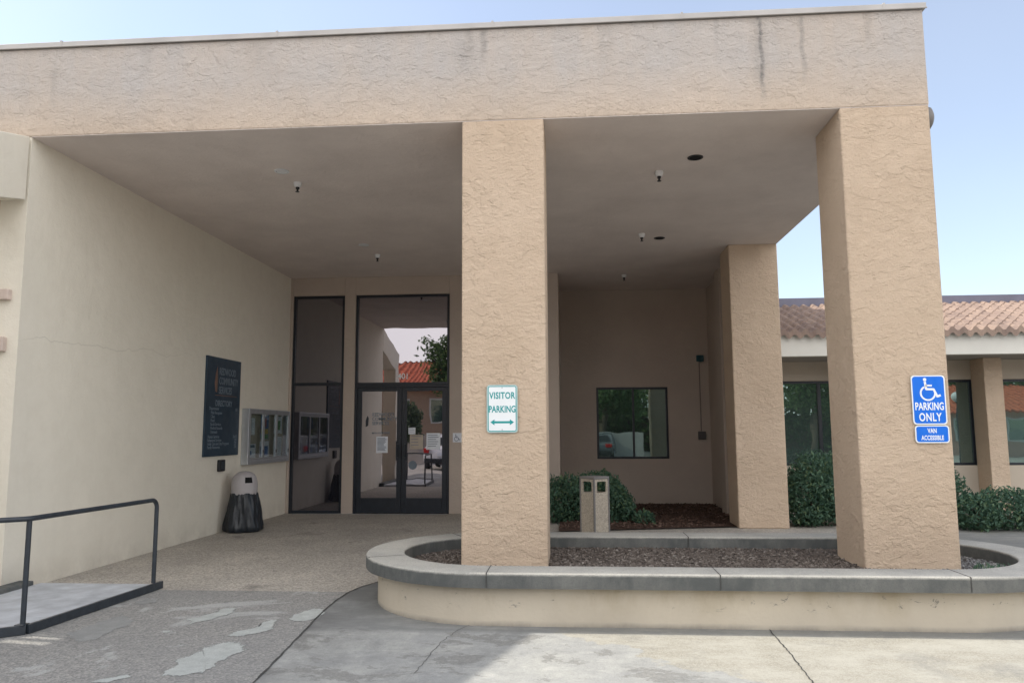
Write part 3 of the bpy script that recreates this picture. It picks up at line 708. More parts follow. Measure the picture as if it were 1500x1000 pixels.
def blades(c, rad, n, h, seed):
    rg = random.Random(seed); mb = MB()
    for i in range(n):
        a = rg.uniform(0, 6.28); r = rad * math.sqrt(rg.random()); x, y = c[0] + r * math.cos(a), c[1] + r * math.sin(a) * .6; hh = h * rg.uniform(.5, 1.2); b_ = rg.uniform(0, 6.28); le = rg.uniform(.2, .8) * hh
        dx, dy = math.cos(b_), math.sin(b_); w_ = .004
        mb.add([(x - dy * w_, y + dx * w_, c[2]), (x + dy * w_, y - dx * w_, c[2]), (x + dx * le * .4 + dy * w_ * .7, y + dy * le * .4 - dx * w_ * .7, c[2] + hh * .7), (x + dx * le, y + dy * le, c[2] + hh)], [(0, 1, 2, 3)])
    return mb
k = fast('weeds', blades((3.74, 7.3, .315), .2, 90, .07, 2), M['leaf'], None); tag(k, 'small green weeds in the gravel at planter end', 'weeds', None, 'stuff')

# mulch bed in the recess
bedpts = [(-.212, 12.3), (.5, 12.5), (2.67, 13.0), (2.995, 13.6), (2.995, YW - .004), (-.212, YW - .004)]
struct('planting_bed', sheet(bedpts, .02), M['dirt_red'], 'dark mulch bed in the recess behind the columns')
def bed(rg):
    x, y = rg.uniform(-.2, 2.99), rg.uniform(12.4, YW - .05)
    if y < 12.5 + .2 * x or (x > 2.6 and y < 13.65): return None
    return x, y
k = fast('bark_chips', chips(bed, 2600, .06, 8, .02), M['bark_dark'], None); tag(k, 'reddish bark chips on the recess bed below the window', 'mulch', None, 'stuff')

# ------------------------------------------------------------------ shrubs
def shrub(name, label, lumps, n, seed, size=.034, mat='leaf', group=None, stems=3):
    cx = sum(l[0] for l in lumps) / len(lumps); cy = sum(l[1] for l in lumps) / len(lumps)
    s = thing(name, label, 'shrub', (cx, cy, 0), 0, group)
    fast('foliage', leaves(lumps, n, size, seed), M[mat], s)
    rg = random.Random(seed)
    for l in lumps:
        for k in range(stems):
            x, y = l[0] + rg.uniform(-.3, .3) * l[3], l[1] + rg.uniform(-.3, .3) * l[4]
            st = MB(); st.tube([(l[0] + (x - l[0]) * .3, l[1] + (y - l[1]) * .3, 0), (x, y, l[2] * .8), (x + rg.uniform(-.2, .2) * l[3], y, l[2] + l[5] * .6)], [.012, .009, .004], 5); build('stem', st, M['bark_wood'], s)
    return s
G1 = 'shrubs around the entrance'
shrub('shrub', 'dark green shrub in the recess left of the concrete bin', [(-.05, 13.7, .40, .42, .4, .42), (-.35, 13.6, .35, .35, .35, .45), (.30, 13.8, .45, .35, .4, .42)], 6500, 1, group=G1)
shrub('shrub', 'rounded shrub in the recess right of the concrete bin', [(.64, 13.7, .38, .36, .4, .40), (.55, 13.9, .50, .35, .35, .38), (.90, 13.7, .24, .2, .3, .26)], 6000, 2, group=G1)
shrub('shrub', 'sparse low plant at the foot of the recess shrub on bark', [(1.22, 13.4, .10, .20, .2, .14)], 320, 3, group=G1)
shrub('shrub', 'tall clipped shrub between rear column and front right column', [(4.05, 13.3, .60, .50, .5, .62), (3.85, 13.2, .45, .38, .4, .5), (4.5, 13.4, .62, .5, .5, .60)], 12000, 4, group=G1)
shrub('shrub', 'tall shrub peeking out behind the blue accessible parking sign column', [(6.05, 13.5, .48, .50, .5, .56), (5.6, 13.4, .55, .5, .5, .6), (5.1, 13.4, .55, .5, .5, .6)], 11000, 5, group=G1)
shrub('shrub', 'low spreading hedge at right edge below the side building windows', [(6.9, 13.0, .30, .6, .55, .34), (7.7, 13.1, .32, .6, .55, .36), (8.5, 13.2, .33, .6, .55, .36), (6.35, 12.9, .26, .4, .5, .30)], 14000, 6, group=G1)

# ------------------------------------------------------------------ signs
def plate(o, w_, h_, u, n, t=.003, r=.03):
    mb = MB(); mb.prism(rrect(w_, h_, r), o, u, (0, 0, 1), n, t); return mb
U, N = Vector((1, 0, 0)), Vector((0, -1, 0)); Z = Vector((0, 0, 1))
y = YF - .012
S = thing('visitor_parking_sign', 'white sign with teal VISITOR PARKING lettering and arrow on middle column', 'sign', (-.655, y, 1.565))
w_, h_ = .298, .457; o = Vector((-.804, y, 1.563))
build('panel', plate(o, w_, h_, U, N), M['sign_grey'], S)
c = MB(); c.prism(rrect(w_ - .018, h_ - .018, .024, 5, .009, .009), o + N * .0032, U, Z, N, .0008); build('face', c, M['sign_white'], S)
c = MB(); ring(c, w_ - .022, h_ - .022, .022, .0085, o + U * .011 + Z * .011 + N * .0042, U, Z, N, .0006); build('border', c, M['sign_teal'], S)
c = []; put_text(c, o + U * w_ / 2 + Z * .325 + N * .0044, U, N, 'VISITOR', .088, 'CENTER', .74, .0022, 1.06); put_text(c, o + U * w_ / 2 + Z * .195 + N * .0044, U, N, 'PARKING', .088, 'CENTER', .69, .0022, 1.03)
build('lettering', c, M['sign_teal'], S)
c = MB(); c.prism([(.035, .1), (.075, .072), (.075, .09), (.222, .09), (.222, .072), (.262, .1), (.222, .128), (.222, .11), (.075, .11), (.075, .128)], o + N * .0044, U, Z, N, .0008); build('arrow', c, M['sign_teal'], S)
for zz in (.03, .43):
    c = MB(); c.lathe([(.007, 0), (.007, .003), (.003, .005)], o + U * w_ / 2 + Z * zz + N * .004, 'Y', 10); build('screw', c, M['alu'], S)

def wheelchair(mb, o, s):
    def P(a, b): return o + U * a * s + Z * b * s
    def stroke(pts, wd):
        for i in range(len(pts) - 1):
            a, b_ = Vector((*pts[i], 0)), Vector((*pts[i + 1], 0)); d = (b_ - a).normalized(); q = Vector((-d.y, d.x, 0)) * wd / 2; d2 = d * wd * .2
            ps = [a - q - d2, b_ - q + d2, b_ + q + d2, a + q - d2]
            mb.prism([(p.x * s, p.y * s) for p in ps], o, U, Z, N, .0008 + i * .00005)
    k = 20; mb.prism([((.30 + .075 * math.cos(6.2832 * i / k)) * s, (.93 + .075 * math.sin(6.2832 * i / k)) * s) for i in range(k)], o, U, Z, N, .001)
    stroke([(.30, .82), (.34, .50), (.66, .49), (.80, .17), (.93, .22)], .095)
    stroke([(.33, .66), (.58, .66)], .075)
    arc = [(.40 + .31 * math.cos(R(a)), .32 + .31 * math.sin(R(a))) for a in range(120, 376, 16)]
    stroke(arc, .075)
S = thing('accessible_parking_sign', 'blue sign with white wheelchair symbol and PARKING ONLY on right column', 'sign', (3.29, y, 1.62))
w_, h_ = .302, .452; o = Vector((3.136, y, 1.617))
build('panel', plate(o, w_, h_, U, N), M['sign_white'], S)
c = MB(); c.prism(rrect(w_ - .022, h_ - .022, .026, 5, .011, .011), o + N * .0032, U, Z, N, .0008); build('face', c, M['sign_blue'], S)
c = MB(); wheelchair(c, o + U * .062 + Z * .222 + N * .0042, .205); build('wheelchair_symbol', c, M['sign_white'], S)
c = []; put_text(c, o + U * w_ / 2 + Z * .135 + N * .0042, U, N, 'PARKING', .096, 'CENTER', .62, .0024, 1.04); put_text(c, o + U * w_ / 2 + Z * .033 + N * .0042, U, N, 'ONLY', .104, 'CENTER', .66, .0024, 1.12); build('lettering', c, M['sign_white'], S)
S = thing('van_accessible_sign', 'small blue VAN ACCESSIBLE plate below the wheelchair sign on right column', 'sign', (3.3, y, 1.45))
w_, h_ = .302, .160; o = Vector((3.145, y - .0006, 1.450))
build('panel', plate(o, w_, h_, U, N), M['sign_white'], S)
c = MB(); c.prism(rrect(w_ - .022, h_ - .020, .022, 5, .011, .010), o + N * .0032, U, Z, N, .0008); build('face', c, M['sign_blue'], S)
c = []; put_text(c, o + U * w_ / 2 + Z * .092 + N * .0042, U, N, 'VAN', .058, 'CENTER', .66, .0016, 1.04); put_text(c, o + U * w_ / 2 + Z * .028 + N * .0042, U, N, 'ACCESSIBLE', .058, 'CENTER', .62, .0016, 1.04); build('lettering', c, M['sign_white'], S)

# directory on the left wall (faces +X, reading direction +Y)
UY, NX = Vector((0, 1, 0)), Vector((1, 0, 0)); xw = XL
S = thing('directory_sign', 'tall dark blue directory board with pale lettering on the cream wall', 'sign', (xw, 12.0, 1.2))
o = Vector((xw + .02, 11.41, 1.21)); w_, h_ = 1.22, 1.56
c = MB(); c.prism([(0, 0), (w_, 0), (w_, h_), (0, h_)], o - NX * .019, UY, Z, NX, .03); build('panel', c, M['dir_blue'], S, bevel=.004)
c = []; q = o + NX * .0115
for zz, s_ in ((1.29, 'REDWOOD'), (1.14, 'COMMUNITY'), (.99, 'SERVICES')): put_text(c, q + UY * .42 + Z * zz, UY, NX, s_, .16, 'LEFT', .72, .003)
put_text(c, q + UY * .62 + Z * .79, UY, NX, 'DIRECTORY', .13, 'CENTER', .85, .003)
for zz, a, s_, num in ((.665, .12, 'Departments', '100'), (.60, .18, 'Main Reception', ''), (.54, .18, 'Clinic', ''), (.48, .18, 'Fiscal', ''), (.42, .18, 'Social Services', ''), (.36, .18, 'Medical Records', ''), (.30, .18, 'Outreach', ''), (.225, .1, 'Human Services', '2nd fl'), (.17, .1, 'Behavioral Services', '210'), (.115, .1, 'Adult Care and Day Programs', '220'), (.06, .1, 'Family Resources', '230')):
    zz = zz + .06
    put_text(c, q + UY * a + Z * zz, UY, NX, s_, .068, 'LEFT', .9, .0008)
    if num: put_text(c, q + UY * 1.13 + Z * zz, UY, NX, num, .068, 'RIGHT', .9, .0008)
build('lettering', c, M['dir_text'], S)
c = MB(); c.prism([(.30, 1.02), (.36, 1.0), (.37, 1.2), (.35, 1.42), (.30, 1.3), (.27, 1.15)], q, UY, Z, NX, .001); c.prism([(.30, .955), (1.08, .955), (1.08, .965), (.30, .965)], q, UY, Z, NX, .001); build('emblem', c, M['dir_rust'], S)

# display case
S = thing('display_case', 'aluminium display case with three glass doors on the cream wall', 'display case', (xw, 13.77, 1.0))
y0, y1, z0, z1, dp = 12.80, 14.73, 1.03, 1.99, .13
c = MB(); x0, x1 = xw + .002, xw + dp
c.box(x0, x1, y0, y0 + .05, z0, z1); c.box(x0, x1, y1 - .05, y1, z0, z1); c.box(x0, x1, y0 + .05, y1 - .05, z0, z0 + .07); c.box(x0, x1, y0 + .05, y1 - .05, z1 - .05, z1)
build('frame', c, M['alu'], S, bevel=.006)
c = MB(); c.box(x0, x0 + .01, y0 + .05, y1 - .05, z0 + .07, z1 - .05); build('back_panel', c, M['tanp'], S)
ws = (y1 - y0 - .1) / 3
for k in range(3):
    a = y0 + .05 + k * ws; b_ = a + ws; f = MB(); e = .035
    f.box(x1 - .03, x1 - .002, a + .002, a + e, z0 + .072, z1 - .052); f.box(x1 - .03, x1 - .002, b_ - e, b_ - .002, z0 + .072, z1 - .052)
    f.box(x1 - .03, x1 - .002, a + e, b_ - e, z0 + .072, z0 + .072 + e); f.box(x1 - .03, x1 - .002, a + e, b_ - e, z1 - .052 - e, z1 - .052)
    d = build('case_door', f, M['alu'], S)
    g = MB(); g.box(x1 - .018, x1 - .014, a + e, b_ - e, z0 + .07 + e, z1 - .05 - e); build('pane', g, M['clear'], d)
    l_ = MB(); l_.box(x1 - .002, x1 + .006, b_ - .03, b_ - .01, z0 + .18, z0 + .24); build('latch', l_, M['black'], d)
def poster(label, a, b_, z_0, z_1, base, bits):
    s = thing('poster', label, 'poster', (x0 + .012, (a + b_) / 2, z_0), 0, 'posters inside the display case')
    c = MB(); c.box(x0 + .0125, x0 + .0145, a, b_, z_0, z_1); build('sheet', c, M[base], s)
    for (fa, fb, fc, fd, mt) in bits:
        c = MB(); c.box(x0 + .0147, x0 + .0155, a + (b_ - a) * fa, a + (b_ - a) * fb, z_0 + (z_1 - z_0) * fc, z_0 + (z_1 - z_0) * fd); build('print', c, M[mt], s)
poster('beige poster high in the left door of the display case', 12.93, 13.36, 1.50, 1.87, 'tanp', [(.55, .9, .1, .9, 'paper')])
poster('white sheet low in the left door of the display case', 12.94, 13.38, 1.14, 1.38, 'paper', [(.1, .9, .72, .92, 'ink'), (.1, .6, .2, .5, 'bluep')])
poster('colourful poster with red top in the middle door of the display case', 13.58, 13.95, 1.46, 1.90, 'bluep', [(.3, .7, .5, .85, 'red'), (.05, .95, .2, .42, 'yellow'), (.05, .95, .02, .18, 'greenp')])
poster('blue flyer low in the middle door of the display case', 13.56, 13.98, 1.13, 1.42, 'paper', [(.1, .9, .1, .7, 'bluep')])
poster('green flyer high in the right door of the display case', 14.20, 14.60, 1.56, 1.88, 'paper', [(.2, .8, .2, .75, 'greenp')])
poster('large white notice low in the right door of the display case', 14.22, 14.60, 1.13, 1.50, 'paper', [(.15, .4, .3, .6, 'ink')])

# card reader below the directory
S = thing('wall_control_box', 'small dark box fixed on the cream wall below the directory', 'wall box', (xw, 12.02, 1.05))
c = MB(); c.box(xw + .001, xw + .05, 11.93, 12.13, .965, 1.15); build('body', c, M['black'], S, bevel=.012, seg=3)
c = MB(); c.box(xw + .0505, xw + .056, 11.97, 12.09, 1.0, 1.12); build('face_plate', c, M['steel_dark'], S, bevel=.004)

# paper notices
def notice(label, x0_, x1_, z0_, z1_, yy, lines, mt='paper', name='paper_notice'):
    s = thing(name, label, 'notice', ((x0_ + x1_) / 2, yy, z0_), 0, 'notices by the entrance doors')
    c = MB(); c.box(x0_, x1_, yy - .0015, yy, z0_, z1_); build('sheet', c, M[mt], s)
    c = MB(); rg = random.Random(int(abs(x0_) * 1000)); hh = (z1_ - z0_)
    for k in range(lines):
        zz = z1_ - hh * (.1 + .8 * k / lines); ln = rg.uniform(.5, .82); c.box(x0_ + (x1_ - x0_) * .1, x0_ + (x1_ - x0_) * (.1 + ln), yy - .0025, yy - .0017, zz - hh * .035, zz)
    build('print', c, M['ink'], s)
yd = YB + .0625
notice('white printed page taped on the left entrance door glass', -3.83, -3.60, 1.17, 1.49, yd, 11)
notice('wide white notice taped on the right entrance door glass', -2.83, -2.555, 1.23, 1.55, yd, 6)
notice('grey faded notice on the right entrance door beside its wide white notice', -3.16, -2.90, 1.24, 1.52, yd, 4, 'tanp')
notice('small white card high on the right entrance door near the centre bar', -3.19, -3.05, 1.53, 1.66, yd, 3)
s = thing('accessible_entrance_sign', 'small pale sign with black wheelchair symbol on wall right of doors', 'sign', (-2.21, YB, 1.37))
c = MB(); c.box(-2.30, -2.12, YB - .006, YB - .0005, 1.37, 1.55); build('panel', c, M['paper'], s)
c = MB(); wheelchair(c, Vector((-2.28, YB - .0062, 1.395)), .13); build('wheelchair_symbol', c, M['ink'], s)

# ------------------------------------------------------------------ ceiling fittings
def sprinkler(x, y_, label):
    s = thing('ceiling_sprinkler', label, 'sprinkler', (x, y_, HC), 0, 'sprinkler heads on the porch ceiling')
    c = MB(); z = HC - .0065; c.lathe([(.05, z), (.052, z - .012), (.042, z - .05), (.034, z - .062)], (x, y_, 0), 'Z', 18); build('cup', c, M['white'], s, smooth=True)
    c = MB(); c.lathe([(.024, z - .062), (.022, z - .085), (.012, z - .09), (.012, z - .115), (.026, z - .117), (.026, z - .121)], (x, y_, 0), 'Z', 14); build('head', c, M['black'], s, smooth=True)
for x, y_, l_ in ((-3.36, 9.05, 'white sprinkler head on the left porch ceiling nearest the front'), (-3.35, 13.0, 'white sprinkler head on the left porch ceiling near the doors'), (1.1, 9.05, 'white sprinkler head on the right porch ceiling nearest the front'), (1.16, 12.0, 'white sprinkler head mid way along the right porch ceiling'), (1.1, 15.2, 'faint sprinkler head deep in the window recess ceiling')):
    sprinkler(x, y_, l_)
def downlight(x, y_, label, dark):
    s = thing('recessed_light', label, 'ceiling light', (x, y_, HC), 0, 'recessed lights in the porch ceiling')
    z = HC - .0065; c = MB(); n = 28; ro, ri = .088, .066
    vs = []
    for r__, zz in ((ro, z), (ro, z - .008), (ri, z - .010), (ri, z - .001)): vs += [(x + r__ * math.cos(6.2832 * k / n), y_ + r__ * math.sin(6.2832 * k / n), zz) for k in range(n)]
    c.add(vs, [(i * n + k, i * n + (k + 1) % n, (i + 1) * n + (k + 1) % n, (i + 1) * n + k) for i in range(3) for k in range(n)])
    build('trim_ring', c, M['black' if dark else 'white'], s)
    c = MB(); c.lathe([(ri, z - .001), (ri - .002, z - .003)], (x, y_, 0), 'Z', 24); build('lens', c, M['hole' if dark else 'white'], s)
downlight(-3.4, 8.62, 'white round ceiling light on the left porch near the front', False)
downlight(-3.4, 12.28, 'white round ceiling light on the left porch near the doors', False)
downlight(1.46, 8.60, 'dark round recessed light in the right porch ceiling near the front', True)
downlight(1.47, 12.3, 'dark round recessed light further back in the right porch ceiling', True)

# alarm bell on the right column's outer side
s = thing('alarm_bell', 'round grey alarm bell high on the outer face of the right column', 'alarm bell', (XD, 7.49, 4.6))
c = MB(); c.lathe([(.112, 0), (.12, .03), (.115, .065), (.08, .088), (.02, .095)], (XD - .001, 7.535, 4.6), 'X', 24); build('gong', c, M['bin_frame'], s, smooth=True)
c = MB(); c.box(XD - .001, XD + .03, 7.495, 7.575, 4.42, 4.485); build('back_box', c, M['bin_frame'], s)

# horn with conduit in the recess
s = thing('wall_horn', 'teal horn device on the recess wall right of the window', 'horn', (2.82, YW, 3.1))
c = MB(); c.box(2.74, 2.90, YW - .05, YW - .001, 3.06, 3.2); build('body', c, M['teal_dev'], s, bevel=.01)
c = MB(); c.lathe([(.05, .05), (.075, .09), (.07, .09), (.03, .06)], (2.82, YW, 3.12), 'Y', 18); build('horn_mouth', c, M['teal_dev'], s, smooth=True)
s = thing('conduit_run', 'thin dark conduit dropping to an outlet box beside the recess window', 'conduit', (2.81, YW, 1.5))
c = MB(); c.tube([(2.80, YW - .02, 3.055), (2.80, YW - .02, 1.56)], .011, 8); build('pipe', c, M['conduit'], s)
c = MB(); c.box(2.73, 2.89, YW - .07, YW - .001, 1.38, 1.555); build('outlet_box', c, M['device'], s, bevel=.01)

# ------------------------------------------------------------------ railing and landing
S = thing('landing', 'low grey painted landing slab edged with dark steel at left', 'landing', (-5, 6.5, 0))
pts = [(-7.9, 4.95), (-5.2, 5.33), (-4.33, 5.985), (-4.225, 7.72), (-5.45, 7.72), (-5.45, 7.30), (-7.9, 7.30)]
c = MB(); c.prism([(x, y_) for x, y_ in [(-5.45, 5.15), (-4.345, 5.995), (-4.24, 7.715), (-5.45, 7.715)]], (0, 0, .002), (1, 0, 0), (0, 1, 0), (0, 0, 1), .056); build('slab', c, M['landing'], S)
c = MB()
def bar(mb, a, b_, wd, z0_, z1_):
    a, b_ = Vector((*a, 0)), Vector((*b_, 0)); d = (b_ - a).normalized(); q = Vector((d.y, -d.x, 0)) * wd
    mb.prism([(a.x, a.y), (a.x + q.x, a.y + q.y), (b_.x + q.x, b_.y + q.y), (b_.x, b_.y)], (0, 0, z0_), (1, 0, 0), (0, 1, 0), (0, 0, 1), z1_ - z0_)
bar(c, (-4.342, 6.0), (-4.225, 7.80), .035, .003, .074); bar(c, (-5.4, 5.19), (-4.342, 6.0), .035, .003, .074)
build('steel_edge', c, M['steel_dark'], S, bevel=.003)
S = thing('guard_rail', 'dark painted pipe guard rail standing on the edge of the grey landing', 'railing', (-4.33, 6.0, .07))
c = MB(); rz = .90
top = [(-5.35, 5.20, rz), (-4.5, 5.85, rz), (-4.375, 5.945, rz), (-4.35, 5.985, rz), (-4.342, 6.06, rz), (-4.25, 7.62, rz)] + [(-4.25 + .0015 * k, 7.62 + .075 * math.sin(R(15 * k)), rz - .075 * (1 - math.cos(R(15 * k)))) for k in range(1, 7)] + [(-4.24, 7.695, .6), (-4.24, 7.695, .074)]
c.tube(top, .0215, 12); build('rail_pipe', c, M['steel_dark'], S, smooth=True)
for (x, y_) in ((-4.358, 5.985), (-5.3, 5.26)):
    c = MB(); c.tube([(x, y_, .074), (x, y_, rz)], .0205, 12); po = build('post', c, M['steel_dark'], S, smooth=True)
    c = MB(); c.box(x - .045, x + .03, y_ - .04, y_ + .04, .0745, .081); build('base_plate', c, M['steel_dark'], po, bevel=.002)

# ------------------------------------------------------------------ litter bin with liner
tx, ty = -5.30, 12.27
S = thing('trash_can', 'domed grey trash can wrapped in a black bin liner by left wall', 'trash can', (tx, ty, 0))
rg = random.Random(5); ph = [rg.uniform(0, 6.28) for _ in range(8)]
def wob(a, h):
    k = max(0, 1 - h / .6); return 1 + (.035 + .05 * k) * math.sin(5 * a + ph[0] + h * 4) + .025 * math.sin(11 * a + ph[1] - h * 9) + .018 * math.sin(19 * a + ph[2] + h * 14) + .012 * math.sin(31 * a + ph[3])
prof = [(.20, .003), (.285, .010), (.305, .035), (.30, .10), (.285, .16), (.275, .22), (.268, .28), (.258, .34), (.25, .40), (.24, .46), (.228, .52), (.215, .57), (.206, .60), (.200, .615), (.192, .612)]
c = MB(); c.lathe(prof, (tx, ty, 0), 'Z', 96, wob); build('bin_liner', c, M['bag'], S, smooth=70)
c = MB(); c.lathe([(.190, .55), (.204, .60), (.205, .75), (.20, .79), (.185, .85), (.155, .90), (.11, .935), (.055, .953), (.0, .957)][:-1] + [(.004, .957)], (tx, ty, 0), 'Z', 36); hood = build('hood', c, M['grey_lid'], S, smooth=60)
c = MB(); aim = R(-48)
def on_hood(a, z):
    P = [(.205, .75), (.20, .79), (.185, .85), (.155, .90), (.11, .935)]
    for (r0, h0), (r1, h1) in zip(P[:-1], P[1:]):
        if h0 <= z <= h1: r = r0 + (r1 - r0) * (z - h0) / (h1 - h0); break
    return (tx + (r + .004) * math.cos(a), ty + (r + .004) * math.sin(a), z)
vs = []; na = 9; zs_ = (.775, .80, .82, .84, .865)
for z in zs_:
    for k in range(na): vs.append(on_hood(aim + R(-17 + 34 * k / (na - 1)), z))
c.add(vs, [(i * na + k, i * na + k + 1, (i + 1) * na + k + 1, (i + 1) * na + k) for i in range(len(zs_) - 1) for k in range(na - 1)])
build('flap_opening', c, M['hole'], hood)

# square pebble receptacle, turned towards the corner
S = thing('waste_receptacle', 'square pebble concrete waste receptacle with side openings in front of the shrubs', 'bin', (.28, 9.75, 0), R(42))
s_ = .132; c = MB(); H1, H0 = .985, .80
for sx in (-1, 1):
    for sy in (-1, 1): c.box(min(sx * s_, sx * (s_ - .024)), max(sx * s_, sx * (s_ - .024)), min(sy * s_, sy * (s_ - .024)), max(sy * s_, sy * (s_ - .024)), 0, H1)
c.box(-s_, s_, -s_, s_, H1, H1 + .03); build('corner_frame', c, M['bin_frame'], S, local=True, bevel=.006)
for k in range(4):
    c = MB(); e = s_ - .025
    A = rrect(2 * e, .16, .018, 5, -e, .80); k4 = len(A)
    # panel with rounded window: outer rectangle to inner rounded rectangle
    ou = [(-e, 0), (e, 0), (e, H1 - .001), (-e, H1 - .001)]
    inn = rrect(2 * e - .05, .135, .02, 5, -e + .025, .82)
    V = [(a, -s_ + .006, b_) for a, b_ in ou] + [(a, -s_ + .006, b_) for a, b_ in inn]; n4 = 4; ni = len(inn); q6 = ni // 4
    F = []
    grp = [(1, 0), (2, 1), (3, 2), (0, 3)]
    for gi, (cor, _) in enumerate(grp):
        for j in range(q6 - 1): F.append((cor, 4 + gi * q6 + j, 4 + gi * q6 + j + 1))
        nx = grp[(gi + 1) % 4][0]; F.append((cor, 4 + gi * q6 + q6 - 1, 4 + ((gi + 1) % 4) * q6, nx))
    V2 = [(a, b_ + .02, z) for a, b_, z in V]; o_ = len(V)
    F2 = [tuple(i + o_ for i in reversed(f_)) for f_ in F] + [(4 + i, 4 + (i + 1) % ni, o_ + 4 + (i + 1) % ni, o_ + 4 + i) for i in range(ni)]
    ca, sa = math.cos(R(90 * k)), math.sin(R(90 * k))
    c.add([(a * ca - b_ * sa, a * sa + b_ * ca, z) for a, b_, z in V + V2], F + F2)
    build('side_panel', c, M['binpebble'], S, local=True)

# ------------------------------------------------------------------ the far side of the parking lot (seen in the glass)
def gable(label, x0, x1, y0, y1, h, rise, wall, roofm, wn):
    s = thing('house', label, 'house', ((x0 + x1) / 2, (y0 + y1) / 2, 0))
    c = MB(); c.box(x0, x1, y0, y1, -.03, h); yc = (y0 + y1) / 2
    for xx in (x0, x1 - .2): c.prism([(y0, h), (y1, h), (yc, h + rise)], (xx, 0, 0), (0, 1, 0), (0, 0, 1), (1, 0, 0), .2)
    build('wall', c, M[wall], s)
    r = MB(); tile_roof(r, x0 - .4, x1 + .4, y1 + .6, h - .05, yc, h + rise + .05, .32, 9, .05, .03); tile_roof(r, x0 - .4, x1 + .4, y0 - .6, h - .05, yc, h + rise + .05, .32, 4, .05, .03); build('roof', r, M[roofm], s)
    for (a, b_, z0, z1) in wn:
        f = MB(); f.box(a - .1, b_ + .1, y1 + .002, y1 + .06, z0 - .1, z1 + .1); fo = build('window', f, M['wing_paint'], s)
        g = MB(); g.box(a, b_, y1 + .061, y1 + .07, z0, z1); build('pane', g, M['glass_green'], fo)
    return s
gable('tan stucco house with bright red tile roof mirrored in the doors', -22, 2, -24, -15, 4.1, 1.9, 'house', 'tile_red', [(-10.6, -9.6, 1.9, 3.3), (-8.2, -7.4, 2.2, 3.4), (-6.2, -5.2, 1.0, 2.2), (-3, -1.8, 1.9, 3.3)])
gable('pink stucco bungalow with red roof mirrored in the side windows', 21, 38, -24, -16, 2.65, 1.7, 'house_pink', 'tile_red', [(23, 24, .9, 2.1), (26, 27.4, .9, 2.1), (29.5, 31, .9, 2.1), (33, 34.5, .9, 2.1)])
k = MB(); k.box(-24, 4, -9.3, -9.1, -.03, 1.5); k = build('boundary_wall', k, M['pale_wall'], None); tag(k, 'pale low boundary wall across the lot mirrored in the doors', 'wall')
def tree(label, x, y_, h, rad, n, seed, mat='leaf_tree'):
    rg = random.Random(seed); s = thing('tree', label, 'tree', (x, y_, 0), 0, 'trees across the parking lot')
    st = MB(); st.tube([(x, y_, -.03), (x + .1, y_, h * .3), (x - .1, y_ + .1, h * .6), (x, y_, h * .9)], [.22, .17, .1, .03], 8)
    for k in range(6):
        a = rg.uniform(0, 6.28); z = h * rg.uniform(.3, .6); st.tube([(x, y_, z), (x + rad * .4 * math.cos(a), y_ + rad * .4 * math.sin(a), z + h * .12), (x + rad * .75 * math.cos(a), y_ + rad * .75 * math.sin(a), z + h * .2)], [.08, .05, .015], 6)
    build('trunk', st, M['bark_wood'], s)
    lumps = []
    for k in range(12):
        a = rg.uniform(0, 6.28); q = rad * rg.uniform(.1, .75); r = rad * rg.uniform(.28, .5); z = h * rg.uniform(.38, .9)
        lumps.append((x + q * math.cos(a), y_ + q * math.sin(a), z, r, r, r * .8))
    fast('crown', leaves(lumps, n, .13, seed, 0.3, .4, n // 30), M[mat], s)
tree('bushy green tree beside the red roof house mirrored in the doors', -6.3, -11.5, 8.8, 2.3, 9000, 11)
tree('pale low leafy tree in front of the house mirrored in the doors', -8.6, -8.3, 3.4, 1.4, 5000, 12, 'leaf_pale')
for i, (x, y_, h, r) in enumerate([(6, -17, 8, 3.2), (10.5, -19, 9, 3.6), (15, -17, 8.5, 3.4), (19, -21, 9, 3.6), (24, -28, 9, 3.6), (29, -30, 10, 4), (34, -29, 9, 3.8), (2, -13, 6.5, 2.6)]):
    tree(['broad dark tree across the lot opposite the recess window', 'second broad tree across the lot opposite the recess window', 'tall tree across the lot opposite the tile roof wing', 'tall tree left of the pink bungalow', 'tree behind the left end of the pink bungalow', 'tree behind the middle of the pink bungalow', 'tree behind the right end of the pink bungalow', 'small round tree across the lot beside the tan house'][i], x, y_, h, r, 5200, 30 + i)
hg = thing('hedge', 'tall dense hedge along the far side of the lot mirrored in side windows', 'hedge', (16, -27, 0))
fast('foliage', leaves([(x, -27 + .4 * math.sin(x), 2.6 + .5 * math.sin(x * 1.7), 1.9, 1.5, 2.7 + .5 * math.sin(x * 2.3)) for x in range(-2, 38, 2)], 26000, .24, 77, 0, .75), M['leaf_tree'], hg)
c = MB(); c.box(-3, 38, -27.4, -26.8, -.03, 2.6); build('branches', c, M['bark_wood'], hg)
